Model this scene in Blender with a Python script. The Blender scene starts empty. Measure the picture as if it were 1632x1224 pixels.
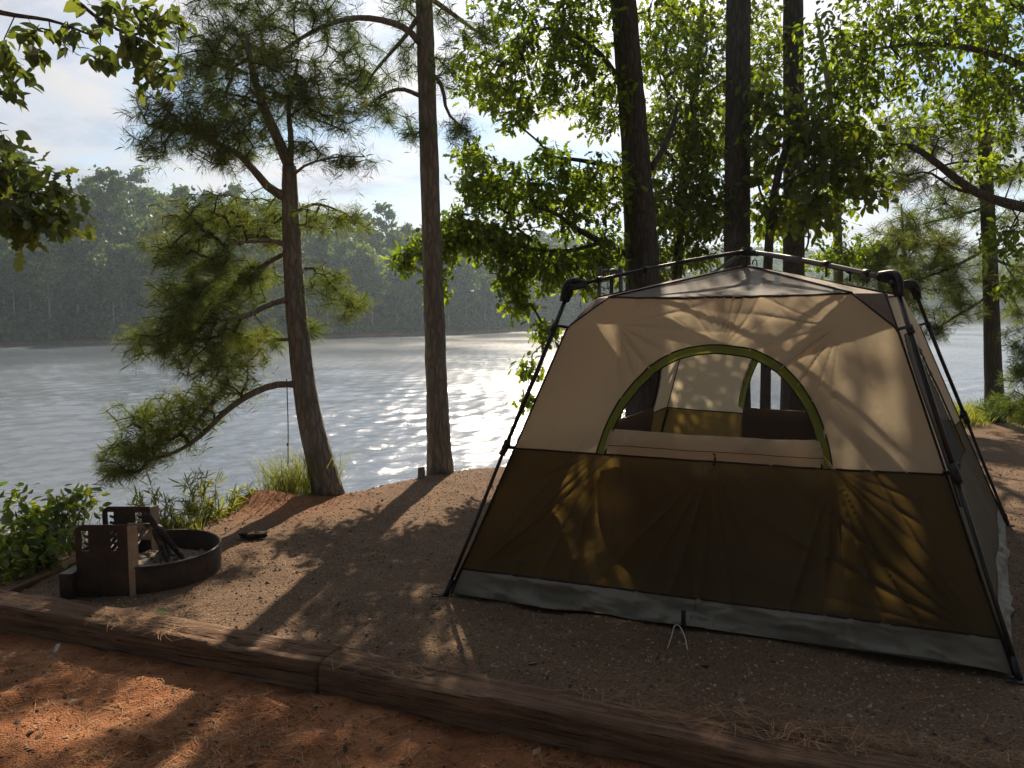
import bpy, math, random
import numpy as np
from mathutils import Vector
C = bpy.context.scene
RNG = np.random.default_rng(7)
random.seed(7)

# ------------------------------------------------------------------ camera
F_PX, PITCH, CAM_H = 1280.0, math.atan(112/1280), 1.6
cam_d = bpy.data.cameras.new("camera"); cam = bpy.data.objects.new("camera", cam_d)
C.collection.objects.link(cam); C.camera = cam
cam.location = (0, 0, CAM_H); cam.rotation_euler = (math.pi/2 - PITCH, 0, 0)
cam_d.sensor_width = 36; cam_d.lens = 36*F_PX/1632
cam_d.clip_start = 0.05; cam_d.clip_end = 5000

# ------------------------------------------------------------------ sun, sky, exposure
SUN_EL, SUN_AZ = math.radians(34.5), math.radians(6.5)      # azimuth from +Y, positive to the right
sd = Vector((math.sin(SUN_AZ)*math.cos(SUN_EL), math.cos(SUN_AZ)*math.cos(SUN_EL), math.sin(SUN_EL)))
sun_d = bpy.data.lights.new("sun", 'SUN'); sun = bpy.data.objects.new("sun", sun_d)
C.collection.objects.link(sun)
sun_d.energy = 5.0; sun_d.angle = math.radians(0.55); sun_d.color = (1.0, 0.83, 0.62)
sun.rotation_euler = (-sd).to_track_quat('-Z', 'Y').to_euler(); sun.location = (0, 0, 60)

W = bpy.data.worlds.new("World"); C.world = W; W.use_nodes = True
C.view_settings.view_transform = 'Standard'; C.view_settings.look = 'None'
C.view_settings.exposure = 0.85; C.view_settings.gamma = 1
try: C.view_settings.use_curve_mapping = False
except Exception: pass
C.cycles.use_denoising = True
C.cycles.max_bounces = 8; C.cycles.transparent_max_bounces = 16
C.cycles.volume_bounces = 0
C.cycles.sample_clamp_indirect = 6

class NT:
    """small helper to write node trees"""
    def __init__(s, tree): s.t = tree; tree.nodes.clear()
    def n(s, typ, **kw):
        nd = s.t.nodes.new(typ)
        for k, v in kw.items():
            if k.startswith('i_'):
                key = k[2:]
                key = int(key) if key.isdigit() else key.replace('_', ' ')
                s.set(nd, key, v)
            else: setattr(nd, k, v)
        return nd
    def set(s, nd, key, v):
        sock = nd.inputs[key]
        if isinstance(v, bpy.types.NodeSocket): s.t.links.new(v, sock)
        elif isinstance(v, bpy.types.Node): s.t.links.new(v.outputs[0], sock)
        else:
            if hasattr(sock.default_value, '__len__') and len(sock.default_value) == 4 and len(v) == 3: v = (*v, 1)
            sock.default_value = v
    def math(s, op, a, b=0.0, clamp=False):
        nd = s.t.nodes.new('ShaderNodeMath'); nd.operation = op; nd.use_clamp = clamp
        s.set(nd, 0, a); s.set(nd, 1, b); return nd.outputs[0]
    def mix(s, f, a, b, mode='MIX'):
        nd = s.t.nodes.new('ShaderNodeMix'); nd.data_type = 'RGBA'; nd.blend_type = mode
        s.set(nd, 0, f); s.set(nd, 6, a); s.set(nd, 7, b); return nd.outputs[2]
    def ramp(s, fac, stops, interp='LINEAR'):
        nd = s.t.nodes.new('ShaderNodeValToRGB'); cr = nd.color_ramp; cr.interpolation = interp
        while len(cr.elements) < len(stops): cr.elements.new(0.5)
        for e, (p, c) in zip(cr.elements, stops):
            e.position = p; e.color = (c, c, c, 1) if not hasattr(c, '__len__') else (*c, 1)
        s.set(nd, 0, fac); return nd.outputs[0]
    def noise(s, vec, scale, detail=4, rough=.55, dist=0.0):
        nd = s.n('ShaderNodeTexNoise'); nd.inputs['Scale'].default_value = scale
        nd.inputs['Detail'].default_value = detail; nd.inputs['Roughness'].default_value = rough
        nd.inputs['Distortion'].default_value = dist
        if vec is not None: s.set(nd, 'Vector', vec)
        return nd.outputs['Fac']
    def mapping(s, vec, scale=(1, 1, 1), rot=(0, 0, 0), loc=(0, 0, 0)):
        nd = s.n('ShaderNodeMapping'); s.set(nd, 'Vector', vec)
        nd.inputs['Scale'].default_value = scale; nd.inputs['Rotation'].default_value = rot
        nd.inputs['Location'].default_value = loc; return nd.outputs[0]
    def bump(s, h, strength=.5, dist=.02):
        nd = s.n('ShaderNodeBump'); nd.inputs['Strength'].default_value = strength
        nd.inputs['Distance'].default_value = dist; s.set(nd, 'Height', h); return nd.outputs[0]

def build_world():
    t = NT(W.node_tree)
    sky = t.n('ShaderNodeTexSky', sky_type='NISHITA', sun_disc=False)
    sky.sun_elevation = SUN_EL; sky.sun_rotation = SUN_AZ
    sky.air_density = 1.0; sky.dust_density = 0.25; sky.ozone_density = 1.2
    tc = t.n('ShaderNodeTexCoord'); sep = t.n('ShaderNodeSeparateXYZ'); t.set(sep, 0, tc.outputs['Generated'])
    zz = t.math('ADD', t.math('MAXIMUM', sep.outputs[2], 0.0), 0.16)
    cx = t.math('DIVIDE', sep.outputs[0], zz); cy = t.math('DIVIDE', sep.outputs[1], zz)
    cmb = t.n('ShaderNodeCombineXYZ'); t.set(cmb, 0, cx); t.set(cmb, 1, cy)
    v = t.mapping(cmb.outputs[0], scale=(1.0, 1.15, 1), rot=(0, 0, .35), loc=(.8, 2.4, 0))
    n1 = t.noise(v, 1.5, 9, .58, .25)
    n2 = t.noise(t.mapping(cmb.outputs[0], scale=(.5, .7, 1), loc=(3, 1, 0)), .9, 3, .5)
    m = t.math('ADD', t.math('MULTIPLY', n1, .72), t.math('MULTIPLY', n2, .32))
    mask = t.ramp(m, [(.415, 0.0), (.485, .62), (.57, 1.0)])
    # clouds scatter forward: brighter on the sun's side of the sky
    dv = t.n('ShaderNodeVectorMath', operation='DOT_PRODUCT'); t.set(dv, 0, tc.outputs['Generated']); t.set(dv, 1, tuple(sd))
    dp = t.math('MAXIMUM', dv.outputs['Value'], 0.0)
    glow = t.math('ADD', t.math('MULTIPLY', t.math('POWER', dp, 2.5), 4.6), t.math('MULTIPLY', t.math('POWER', dp, 40.0), 14.0))
    cl = t.math('ADD', glow, 1.3)
    shade = t.ramp(t.noise(v, 2.6, 7, .62), [(.34, (.60, .66, .80)), (.52, (.92, .90, .95)), (.66, (1.0, .95, .92))])
    ccol = t.n('ShaderNodeVectorMath', operation='SCALE'); t.set(ccol, 0, shade); t.set(ccol, 'Scale', cl)
    skyc = t.n('ShaderNodeVectorMath', operation='SCALE'); t.set(skyc, 0, sky.outputs[0]); skyc.inputs['Scale'].default_value = .55
    col = t.mix(mask, skyc.outputs[0], ccol.outputs[0])
    bg = t.n('ShaderNodeBackground'); t.set(bg, 'Color', col); bg.inputs['Strength'].default_value = 0.12
    out = t.n('ShaderNodeOutputWorld'); t.set(out, 'Surface', bg)
build_world()

# ------------------------------------------------------------------ helpers
ORG = {}
def at(u, v, z=None, d=None):
    """a point of the place measured from the photograph: on the level z, or at the depth d along the view"""
    a = (u-816)/F_PX; b = (612-v)/F_PX
    D = np.array((a, math.cos(PITCH)+b*math.sin(PITCH), -math.sin(PITCH)+b*math.cos(PITCH)))
    k = d/D[1] if d is not None else (z-CAM_H)/D[2]
    return np.array((0, 0, CAM_H)) + D*k

def nrm(v): return v/np.maximum(np.linalg.norm(v, axis=-1, keepdims=True), 1e-9)

class MB:
    """collects pieces of ONE mesh"""
    def __init__(s): s.V = []; s.F = {}; s.n = 0
    def add(s, V, F, mi=0):
        V = np.asarray(V, float).reshape(-1, 3)
        if not isinstance(F, list): F = [F]
        for f in F:
            f = np.asarray(f, int)
            s.F.setdefault((f.shape[1], mi), []).append(f + s.n)
        s.V.append(V); s.n += len(V)
    def tube(s, P, R, sides=8, mi=0, cap=True, flat=None):
        P = np.asarray(P, float); R = np.broadcast_to(np.asarray(R, float), (len(P),))
        T = np.gradient(P, axis=0); T = nrm(T)
        up = np.array((0, 0, 1.)) if abs(T[0][2]) < .9 else np.array((1., 0, 0))
        a = nrm(np.cross(T, np.broadcast_to(up, T.shape))); b = np.cross(T, a)
        ang = np.linspace(0, 2*np.pi, sides, endpoint=False)
        if flat is None: flat = (1, 1)
        V = P[:, None] + R[:, None, None]*(a[:, None]*np.cos(ang)[None, :, None]*flat[0] + b[:, None]*np.sin(ang)[None, :, None]*flat[1])
        n = len(P)
        i = np.arange(n-1)[:, None]*sides; j = np.arange(sides)[None]; j2 = (j+1) % sides
        F = np.stack([i+j, i+j2, i+sides+j2, i+sides+j], -1).reshape(-1, 4)
        V = V.reshape(-1, 3)
        fs = [F]
        if cap:
            fs.append(np.arange(sides)[None, ::-1]); fs.append((np.arange(sides)+(n-1)*sides)[None])
        s.add(V, fs, mi)
    def box(s, c, size, rot=None, mi=0, bev=0.0):
        x, y, z = [q/2 for q in size]
        if bev <= 0:
            V = np.array([(a, b, d) for a in (-x, x) for b in (-y, y) for d in (-z, z)])
            F = np.array([(0, 1, 3, 2), (4, 6, 7, 5), (0, 4, 5, 1), (2, 3, 7, 6), (0, 2, 6, 4), (1, 5, 7, 3)])
            if rot is not None: V = V @ np.asarray(rot).T
            s.add(V+np.asarray(c), F, mi); return
        # chamfered box
        e = bev; V = []; 
        for a in (-1, 1):
            for b in (-1, 1):
                for d in (-1, 1):
                    V += [(a*x, b*(y-e), d*(z-e)), (a*(x-e), b*y, d*(z-e)), (a*(x-e), b*(y-e), d*z)]
        V = np.array(V)
        ix = lambda a, b, d, k: (((a > 0)*4)+((b > 0)*2)+(d > 0))*3+k
        Q = []
        for a in (-1, 1): Q.append([ix(a, -1, -1, 0), ix(a, 1, -1, 0), ix(a, 1, 1, 0), ix(a, -1, 1, 0)][::a])
        for b in (-1, 1): Q.append([ix(-1, b, -1, 1), ix(-1, b, 1, 1), ix(1, b, 1, 1), ix(1, b, -1, 1)][::b])
        for d in (-1, 1): Q.append([ix(-1, -1, d, 2), ix(1, -1, d, 2), ix(1, 1, d, 2), ix(-1, 1, d, 2)][::d])
        for a in (-1, 1):
            for b in (-1, 1): Q.append([ix(a, b, -1, 0), ix(a, b, 1, 0), ix(a, b, 1, 1), ix(a, b, -1, 1)])
        for a in (-1, 1):
            for d in (-1, 1): Q.append([ix(a, -1, d, 0), ix(a, 1, d, 0), ix(a, 1, d, 2), ix(a, -1, d, 2)])
        for b in (-1, 1):
            for d in (-1, 1): Q.append([ix(-1, b, d, 1), ix(1, b, d, 1), ix(1, b, d, 2), ix(-1, b, d, 2)])
        T = [[ix(a, b, d, 0), ix(a, b, d, 1), ix(a, b, d, 2)] for a in (-1, 1) for b in (-1, 1) for d in (-1, 1)]
        if rot is not None: V = V @ np.asarray(rot).T
        s.add(V+np.asarray(c), [np.array(Q), np.array(T)], mi)
    def prism(s, P2, o, ax, ay, thick, mi=0):
        """closed outline P2 in the plane (ax, ay), given a thickness along the normal"""
        P2 = np.asarray(P2, float); ax = np.asarray(ax, float); ay = np.asarray(ay, float); nn = nrm(np.cross(ax, ay))
        A = np.asarray(o)+P2[:, :1]*ax+P2[:, 1:]*ay - nn*thick/2; B = A+nn*thick; n = len(P2)
        i = np.arange(n); j = (i+1) % n
        s.add(np.vstack([A, B]), [np.stack([i, j, j+n, i+n], -1), i[None, ::-1], (i+n)[None]], mi)
    def build(s, name, mats, parent=None, smooth=True, origin=None, attr=None):
        V = np.vstack(s.V)
        if parent is not None: origin = ORG[parent.name]
        elif origin is None: origin = np.zeros(3)
        origin = np.asarray(origin, float); V = V-origin
        me = bpy.data.meshes.new(name)
        loops = []; tot = []; mi = []
        for (k, m), fs in s.F.items():
            f = np.vstack(fs); loops.append(f.ravel()); tot.append(np.full(len(f), k)); mi.append(np.full(len(f), m))
        loops = np.concatenate(loops); tot = np.concatenate(tot); mi = np.concatenate(mi)
        me.vertices.add(len(V)); me.vertices.foreach_set('co', V.ravel().astype(np.float32))
        me.loops.add(len(loops)); me.loops.foreach_set('vertex_index', loops.astype(np.int32))
        me.polygons.add(len(tot))
        me.polygons.foreach_set('loop_start', np.concatenate([[0], np.cumsum(tot)[:-1]]).astype(np.int32))
        me.polygons.foreach_set('loop_total', tot.astype(np.int32))
        me.polygons.foreach_set('material_index', mi.astype(np.int32))
        me.polygons.foreach_set('use_smooth', np.full(len(tot), smooth))
        if attr:
            for an, av in attr.items():
                a = me.attributes.new(an, 'FLOAT', 'POINT'); a.data.foreach_set('value', np.asarray(av, np.float32))
        me.update(calc_edges=True); me.validate()
        for m in (mats if isinstance(mats, (list, tuple)) else [mats]): me.materials.append(m)
        o = bpy.data.objects.new(name, me); C.collection.objects.link(o)
        if parent is not None: o.parent = parent
        else: o.location = origin
        ORG[o.name] = origin
        return o

def tag(o, label=None, cat=None, group=None, kind=None):
    if label: o['label'] = label
    if cat: o['category'] = cat
    if group: o['group'] = group
    if kind: o['kind'] = kind
    return o
def thing(name, label, cat, loc, group=None):
    o = bpy.data.objects.new(name, None); C.collection.objects.link(o); o.location = loc
    o.empty_display_size = .2
    ORG[o.name] = np.asarray(loc, float)
    return tag(o, label, cat, group)

def smooth01(x): x = np.clip(x, 0, 1); return x*x*(3-2*x)
def _h(i, j, k=0):
    n = np.sin(i*127.1+j*311.7+k*74.7)*43758.5453
    return n-np.floor(n)
def vn(x, y, seed=0):
    xi = np.floor(x); yi = np.floor(y); fx = smooth01(x-xi); fy = smooth01(y-yi)
    a = _h(xi, yi, seed); b = _h(xi+1, yi, seed); c = _h(xi, yi+1, seed); d = _h(xi+1, yi+1, seed)
    return (a*(1-fx)+b*fx)*(1-fy)+(c*(1-fx)+d*fx)*fy-.5
def fbm(x, y, seed=0, oct=4):
    r = 0; am = 1.; f = 1.
    for k in range(oct): r = r+am*vn(x*f+k*17.3, y*f-k*9.1, seed+k); am *= .5; f *= 2.03
    return r
def grid_faces(nu, nv):
    i = np.arange(nv-1)[:, None]*nu; j = np.arange(nu-1)[None]
    return np.stack([i+j, i+j+1, i+nu+j+1, i+nu+j], -1).reshape(-1, 4)
def spline(P, n):
    """smooth path through the points"""
    P = np.asarray(P, float); m = len(P)
    if m < 3: return P[0]+(P[-1]-P[0])*np.linspace(0, 1, n)[:, None]
    Q = np.vstack([2*P[0]-P[1], P, 2*P[-1]-P[-2]])
    t = np.linspace(0, m-1-1e-6, n); i = t.astype(int); f = (t-i)[:, None]
    p0, p1, p2, p3 = Q[i], Q[i+1], Q[i+2], Q[i+3]
    return .5*((2*p1)+(-p0+p2)*f+(2*p0-5*p1+4*p2-p3)*f**2+(-p0+3*p1-3*p2+p3)*f**3)
def rib(path, width, normal, sidevec=None):
    pass

# ------------------------------------------------------------------ materials
def new_mat(name):
    m = bpy.data.materials.new(name); m.use_nodes = True
    return m, NT(m.node_tree)
def finish(t, sh, disp=None):
    o = t.n('ShaderNodeOutputMaterial'); t.set(o, 'Surface', sh); return o
def principled(t, col, rough=.8, spec=.3, normal=None, metal=0.0):
    p = t.n('ShaderNodeBsdfPrincipled'); t.set(p, 'Base Color', col); t.set(p, 'Roughness', rough)
    p.inputs['Specular IOR Level'].default_value = spec; t.set(p, 'Metallic', metal)
    if normal is not None: t.set(p, 'Normal', normal)
    return p
def objco(t): return t.n('ShaderNodeTexCoord').outputs['Object']
def wpos(t): return t.n('ShaderNodeNewGeometry').outputs['Position']

def mat_leaf(name, c1, c2, c3, trans=.45, tint=(1.35, 1.5, .5), vary=False):
    m, t = new_mat(name)
    g = t.n('ShaderNodeNewGeometry')
    r = g.outputs['Random Per Island']
    nz = t.noise(g.outputs['Position'], 1.4, 2)
    f = t.math('ADD', t.math('MULTIPLY', r, .62), t.math('MULTIPLY', nz, .4))
    col = t.ramp(f, [(.22, c1), (.55, c2), (.86, c3)])
    if vary:
        oi = t.n('ShaderNodeObjectInfo'); col = t.mix(1.0, col, t.ramp(oi.outputs['Random'], [(.05, (.55, .62, .62)), (.35, (.85, .95, .8)), (.65, (1.15, 1.15, .8)), (.95, (1.7, 1.6, .9))]), 'MULTIPLY')
    df = t.n('ShaderNodeBsdfDiffuse'); t.set(df, 'Color', col)
    tr = t.n('ShaderNodeBsdfTranslucent')
    tcol = t.mix(1.0, col, tint, 'MULTIPLY'); t.set(tr, 'Color', tcol)
    mx = t.n('ShaderNodeMixShader'); mx.inputs[0].default_value = trans; t.set(mx, 1, df); t.set(mx, 2, tr)
    gl = t.n('ShaderNodeBsdfGlossy'); gl.inputs['Roughness'].default_value = .45; t.set(gl, 'Color', (.8, .85, .8))
    m2 = t.n('ShaderNodeMixShader'); m2.inputs[0].default_value = .035; t.set(m2, 1, mx); t.set(m2, 2, gl)
    finish(t, m2); return m
def mat_bark(name, c1, c2, scale=1.0):
    m, t = new_mat(name); co = objco(t)
    wob = t.n('ShaderNodeTexNoise'); wob.inputs['Scale'].default_value = 7; wob.inputs['Detail'].default_value = 3; t.set(wob, 'Vector', co)
    v3 = t.n('ShaderNodeVectorMath', operation='MULTIPLY_ADD'); t.set(v3, 0, wob.outputs['Color']); v3.inputs[1].default_value = (.07, .07, .10); t.set(v3, 2, co)
    v = t.mapping(v3.outputs[0], scale=(17*scale, 17*scale, 3.6*scale))
    n = t.noise(v, 1.3, 7, .7, .4); n2 = t.noise(co, 3.0, 4, .6); fine = t.noise(co, 60*scale, 4, .6)
    vo = t.n('ShaderNodeTexVoronoi', feature='DISTANCE_TO_EDGE'); vo.inputs['Scale'].default_value = 1.25; t.set(vo, 'Vector', v)
    crack = t.ramp(vo.outputs['Distance'], [(.0, .0), (.22, 1.0)])
    f = t.math('ADD', t.math('MULTIPLY', n, .6), t.math('MULTIPLY', n2, .4))
    col = t.mix(t.ramp(f, [(.34, 0), (.66, 1)]), c1, c2)
    col = t.mix(t.math('MULTIPLY', t.math('SUBTRACT', 1.0, crack), .45), col, tuple(q*.4 for q in c1))
    h = t.math('ADD', t.math('ADD', t.math('MULTIPLY', crack, .6), t.math('MULTIPLY', n, .7)), t.math('MULTIPLY', fine, .25))
    finish(t, principled(t, col, .92, .12, t.bump(h, .9, .022))); return m
def mat_fabric(name, col, trans, tcol=None, weave=900, rough=.7, dirt=.25, amp=.4):
    m, t = new_mat(name); co = objco(t)
    n = t.noise(co, 3.0, 5, .6); n2 = t.noise(co, 38, 4, .6)
    c = t.mix(t.math('MULTIPLY', t.ramp(n, [(.35, 0), (.75, 1)]), dirt), col, tuple(q*.6 for q in col))
    h = t.math('ADD', t.math('MULTIPLY', n2, .25), t.math('MULTIPLY', t.noise(co, 9, 3, .5, .8), 1.0))
    nb = t.bump(h, amp, .012)
    df = principled(t, c, rough, .25, nb)
    tr = t.n('ShaderNodeBsdfTranslucent'); t.set(tr, 'Color', tcol or col); t.set(tr, 'Normal', nb)
    mx = t.n('ShaderNodeMixShader'); mx.inputs[0].default_value = trans; t.set(mx, 1, df); t.set(mx, 2, tr)
    finish(t, mx); return m
def mat_mesh(name, col, open_):
    m, t = new_mat(name)
    df = t.n('ShaderNodeBsdfDiffuse'); t.set(df, 'Color', col)
    tp = t.n('ShaderNodeBsdfTransparent')
    mx = t.n('ShaderNodeMixShader'); mx.inputs[0].default_value = open_; t.set(mx, 1, df); t.set(mx, 2, tp)
    finish(t, mx); return m
def mat_plain(name, col, rough=.5, spec=.4, metal=0.0, nscale=12, var=.35, bump=.15, bd=.004):
    m, t = new_mat(name); co = objco(t)
    n = t.noise(co, nscale, 6, .62)
    c = t.mix(t.math('MULTIPLY', t.ramp(n, [(.35, 0), (.68, 1)]), var), col, tuple(q*.45 for q in col))
    finish(t, principled(t, c, t.math('ADD', t.math('MULTIPLY', n, .25), rough-.12), spec, t.bump(n, bump, bd), metal)); return m
def mat_rust(name):
    m, t = new_mat(name); co = objco(t)
    n = t.noise(co, 7, 8, .65, .3); n2 = t.noise(co, 45, 4, .6)
    f = t.math('ADD', t.math('MULTIPLY', n, .75), t.math('MULTIPLY', n2, .3))
    col = t.ramp(f, [(.36, (.012, .011, .011)), (.50, (.038, .028, .022)), (.64, (.085, .046, .028)), (.86, (.15, .09, .06))])
    r = t.ramp(f, [(.4, .5), (.7, .9)])
    finish(t, principled(t, col, r, .35, t.bump(f, .35, .006), 0.0)); return m
def mat_wood(name, c1, c2, c3, s=1.0, axis=0):
    """weathered timber, grain along the local axis"""
    m, t = new_mat(name); co = objco(t)
    sc = [22*s, 22*s, 22*s]; sc[axis] = .9*s
    g = t.noise(t.mapping(co, scale=sc), 1.6, 7, .68, .35)
    sc2 = [110*s, 110*s, 110*s]; sc2[axis] = 3.2*s
    fine = t.noise(t.mapping(co, scale=(40*s, 150*s, 150*s)), 1.0, 4, .65)
    cr = t.noise(t.mapping(co, scale=sc2), 1.0, 3, .5)
    crk = t.ramp(cr, [(.30, 0), (.40, 1)])
    big = t.noise(co, 2.2, 4, .6)
    col = t.ramp(t.math('ADD', t.math('MULTIPLY', g, .65), t.math('MULTIPLY', big, .4)), [(.32, c1), (.52, c2), (.72, c3)])
    col = t.mix(t.math('MULTIPLY', t.math('SUBTRACT', 1.0, crk), .75), col, tuple(q*.25 for q in c1))
    col = t.mix(t.math('MULTIPLY', t.ramp(fine, [(.5, 0), (.72, 1)]), .45), col, tuple(q*.35 for q in c2))
    h = t.math('ADD', t.math('ADD', t.math('MULTIPLY', g, .8), t.math('MULTIPLY', crk, .9)), t.math('MULTIPLY', fine, .5))
    finish(t, principled(t, col, .9, .15, t.bump(h, .9, .018))); return m

M = {}
M['needle'] = mat_leaf('pine_needles', (.045, .070, .028), (.085, .125, .045), (.16, .175, .06), .52, (1.7, 1.85, .75))
M['needle_r'] = mat_leaf('pine_needles_warm', (.05, .078, .028), (.105, .14, .045), (.21, .19, .07), .54, (1.75, 1.85, .65))
M['oak'] = mat_leaf('oak_leaves', (.042, .064, .014), (.09, .118, .024), (.16, .175, .036), .64, (2.1, 2.4, .52))
M['dark_leaf'] = mat_leaf('dark_broad_leaves', (.038, .056, .016), (.075, .10, .024), (.15, .165, .035), .62, (2.2, 2.3, .55))
M['hickory'] = mat_leaf('hickory_leaves', (.055, .07, .035), (.09, .115, .05), (.15, .16, .06), .5, (1.8, 2.0, .6))
M['shrub'] = mat_leaf('shrub_leaves', (.045, .08, .02), (.085, .12, .03), (.24, .24, .05), .55, (1.9, 2.0, .55))
M['weed'] = mat_leaf('weed_leaves', (.10, .13, .04), (.17, .20, .06), (.30, .28, .09), .55, (1.7, 1.7, .6))
M['grass'] = mat_leaf('grass_blades', (.09, .12, .03), (.20, .23, .07), (.34, .33, .13), .5, (1.3, 1.3, .6))
M['far_leaf'] = mat_leaf('far_foliage', (.055, .085, .028), (.09, .13, .04), (.16, .19, .06), .45, (1.8, 1.9, .6), True)
M['far_dark'] = mat_leaf('far_pine_foliage', (.034, .058, .028), (.058, .092, .038), (.10, .13, .05), .4, (1.5, 1.7, .7), True)
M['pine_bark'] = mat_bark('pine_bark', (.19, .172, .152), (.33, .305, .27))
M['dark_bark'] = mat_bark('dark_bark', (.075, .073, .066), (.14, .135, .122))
M['grey_bark'] = mat_bark('grey_bark', (.22, .19, .165), (.36, .32, .28), .6)
M['twig'] = mat_plain('twig_bark', (.07, .055, .045), .9, .1)
M['tan'] = mat_fabric('tan_tent_fabric', (.60, .53, .405), .52, (.80, .67, .47))
M['brown'] = mat_fabric('brown_tent_fabric', (.082, .067, .040), .46, (.30, .20, .052))
M['tub'] = mat_fabric('grey_floor_fabric', (.23, .215, .18), .10, (.2, .19, .15), amp=.9)
def mat_roofmesh(name):
    m, t = new_mat(name); co = objco(t); n = t.noise(co, 5, 5, .6)
    c = t.mix(n, (.30, .28, .27), (.20, .185, .18)); df = principled(t, c, .7, .25, t.bump(n, .4, .01))
    tr = t.n('ShaderNodeBsdfTranslucent'); t.set(tr, 'Color', (.36, .31, .28)); tp = t.n('ShaderNodeBsdfTransparent')
    m1 = t.n('ShaderNodeMixShader'); m1.inputs[0].default_value = .4; t.set(m1, 1, df); t.set(m1, 2, tr)
    m2 = t.n('ShaderNodeMixShader'); m2.inputs[0].default_value = .36; t.set(m2, 1, m1); t.set(m2, 2, tp)
    finish(t, m2); return m
M['roofgrey'] = mat_roofmesh('grey_roof_mesh')
M['rooftan'] = mat_fabric('pale_roof_fabric', (.56, .47, .41), .38, (.62, .48, .36))
M['corner'] = mat_fabric('brown_corner_fabric', (.16, .115, .085), .3, (.22, .14, .09))
M['green'] = mat_fabric('green_window_trim', (.19, .24, .06), .45, (.36, .46, .07), dirt=.5)
M['darktrim'] = mat_plain('dark_trim', (.035, .028, .022), .75, .2)
M['screen'] = mat_mesh('insect_screen', (.06, .06, .062), .70)
M['screen_dark'] = mat_mesh('dark_insect_screen', (.06, .075, .08), .12)
M['black'] = mat_plain('black_plastic', (.012, .012, .013), .5, .4, 0, 30, .3, .08)
M['pole'] = mat_plain('dark_pole_steel', (.035, .034, .034), .38, .5, .6, 40, .3, .05)
M['polegrey'] = mat_plain('grey_pole_steel', (.14, .14, .145), .35, .5, .7, 40, .3, .05)
M['white_cord'] = mat_plain('white_cord', (.55, .56, .52), .8, .2)
M['rust'] = mat_rust('rusted_steel')
M['rust_sunlit'] = mat_plain('sunlit_pale_steel', (.46, .34, .24), .7, .3, 0, 18, .6, .2)  # rusted steel painted pale tan, standing in for sun on the flanges
M['wood'] = mat_wood('weathered_timber', (.07, .044, .030), (.18, .11, .072), (.36, .225, .145))
M['char'] = mat_wood('charred_wood', (.015, .012, .011), (.045, .032, .026), (.13, .085, .06))
M['ash'] = mat_plain('ash_and_charcoal', (.26, .22, .19), .95, .1, 0, 22, .9, .8, .02)
M['stone'] = mat_plain('grey_stone', (.26, .23, .21), .9, .2, 0, 9, .6, .5, .01)
M['greenleaf'] = mat_leaf('fallen_leaf', (.10, .16, .05), (.16, .24, .08), (.25, .3, .1))
# ------------------------------------------------------------------ the ground
WATER_Z = -3.3
CREST = np.array([(-60, -6), (-30, -2), (-14, 1.5), (-8, 3.0), (-5.2, 4.4), (-4.0, 5.0), (-3.1, 5.45), (-2.65, 5.85), (-2.3, 6.7), (-2.0, 7.05), (-1.5, 7.1), (-.75, 8.15), (-.15, 8.5), (2, 9.7), (4.5, 11.3), (7.3, 12.5), (12, 14.5), (30, 19), (70, 30)])
EDGE_A, EDGE_B = at(0, 985, 0), at(1380, 1224, 0)          # line of the front timber
ED = nrm(EDGE_B-EDGE_A); EN = np.array((-ED[1], ED[0], 0))   # EN points away from the camera
SHORE = np.array([(-3, 100), (-1.2, 112), (-.64, 128), (-.47, 138), (-.25, 165), (-.05, 205), (.14, 300), (.38, 410), (.62, 440), (1.2, 500), (3, 600)])
HILL = np.array([(-3, 14), (-.64, 15), (-.47, 15), (-.25, 12), (-.05, 9), (.14, 20), (.30, 34), (.38, 34), (.5, 31), (.62, 38), (1.2, 30), (3, 30)])
def edge_s(x, y): return (x-EDGE_A[0])*EN[0]+(y-EDGE_A[1])*EN[1]
def ground_z(x, y, detail=True):
    x = np.asarray(x, float); y = np.asarray(y, float)
    s = (y-np.interp(x, CREST[:, 0], CREST[:, 1]))*.75
    # bank down to the lake bed
    z = np.where(s > -.25, -4.6*smooth01((s+.25)/8.5)**1.0 - .12*smooth01((s+.25)/.9), 0)
    # lower clay shelf in front of the timber
    e = edge_s(x, y); low = smooth01((-e+.16)/.10)
    z = z - .105*low
    left = smooth01((-2.95-(x+.1*(y-4.6)))/.5)*(1-low)
    z = z - .07*left
    # earth mound by the shore pine
    z = z + .10*np.exp(-(((x+2.12)/.34)**2+((y-6.72)/.22)**2))
    z = z + .02*np.exp(-(((x+1.5)/.5)**2+((y-7.0)/.4)**2))
    t = x/np.maximum(y, 1); ys = np.interp(t, SHORE[:, 0], SHORE[:, 1])
    fs = y-ys
    hill = np.interp(t, HILL[:, 0], HILL[:, 1])
    slope = .42+0*t
    rise = np.minimum(np.maximum(fs, -30)*slope, 1e9)
    far = -3.5 + np.where(fs > 0, hill*np.tanh(np.maximum(fs, 0)*slope/np.maximum(hill, 1)), fs*.05)
    far = far + np.where(fs > 0, .55*smooth01(fs/1.2), 0)
    z = np.where(y > 45, np.maximum(z, np.maximum(far, -4.7)), z)
    if detail:
        near = np.exp(-np.hypot(x, y-4)/14)
        z = z + near*(.030*fbm(x*1.1, y*1.1, 3, 3)+.016*fbm(x*5, y*5, 5, 3))
        z = z + near*low*(.040*np.maximum(fbm(x*6.5, y*6.5, 9, 3), 0)+.030*fbm(x*3.1, y*3.1, 12, 2))
        hx, hy = HOLE[0], HOLE[1]
        z = z - .055*np.exp(-(((x-hx)/.085)**2+((y-hy)/.05)**2))
        z = z + np.where(y > 60, 1.5*fbm(x*.03, y*.03, 8, 3)*(fs > 3), 0)
    return z
HOLE = at(218, 1197, -.105)
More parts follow.
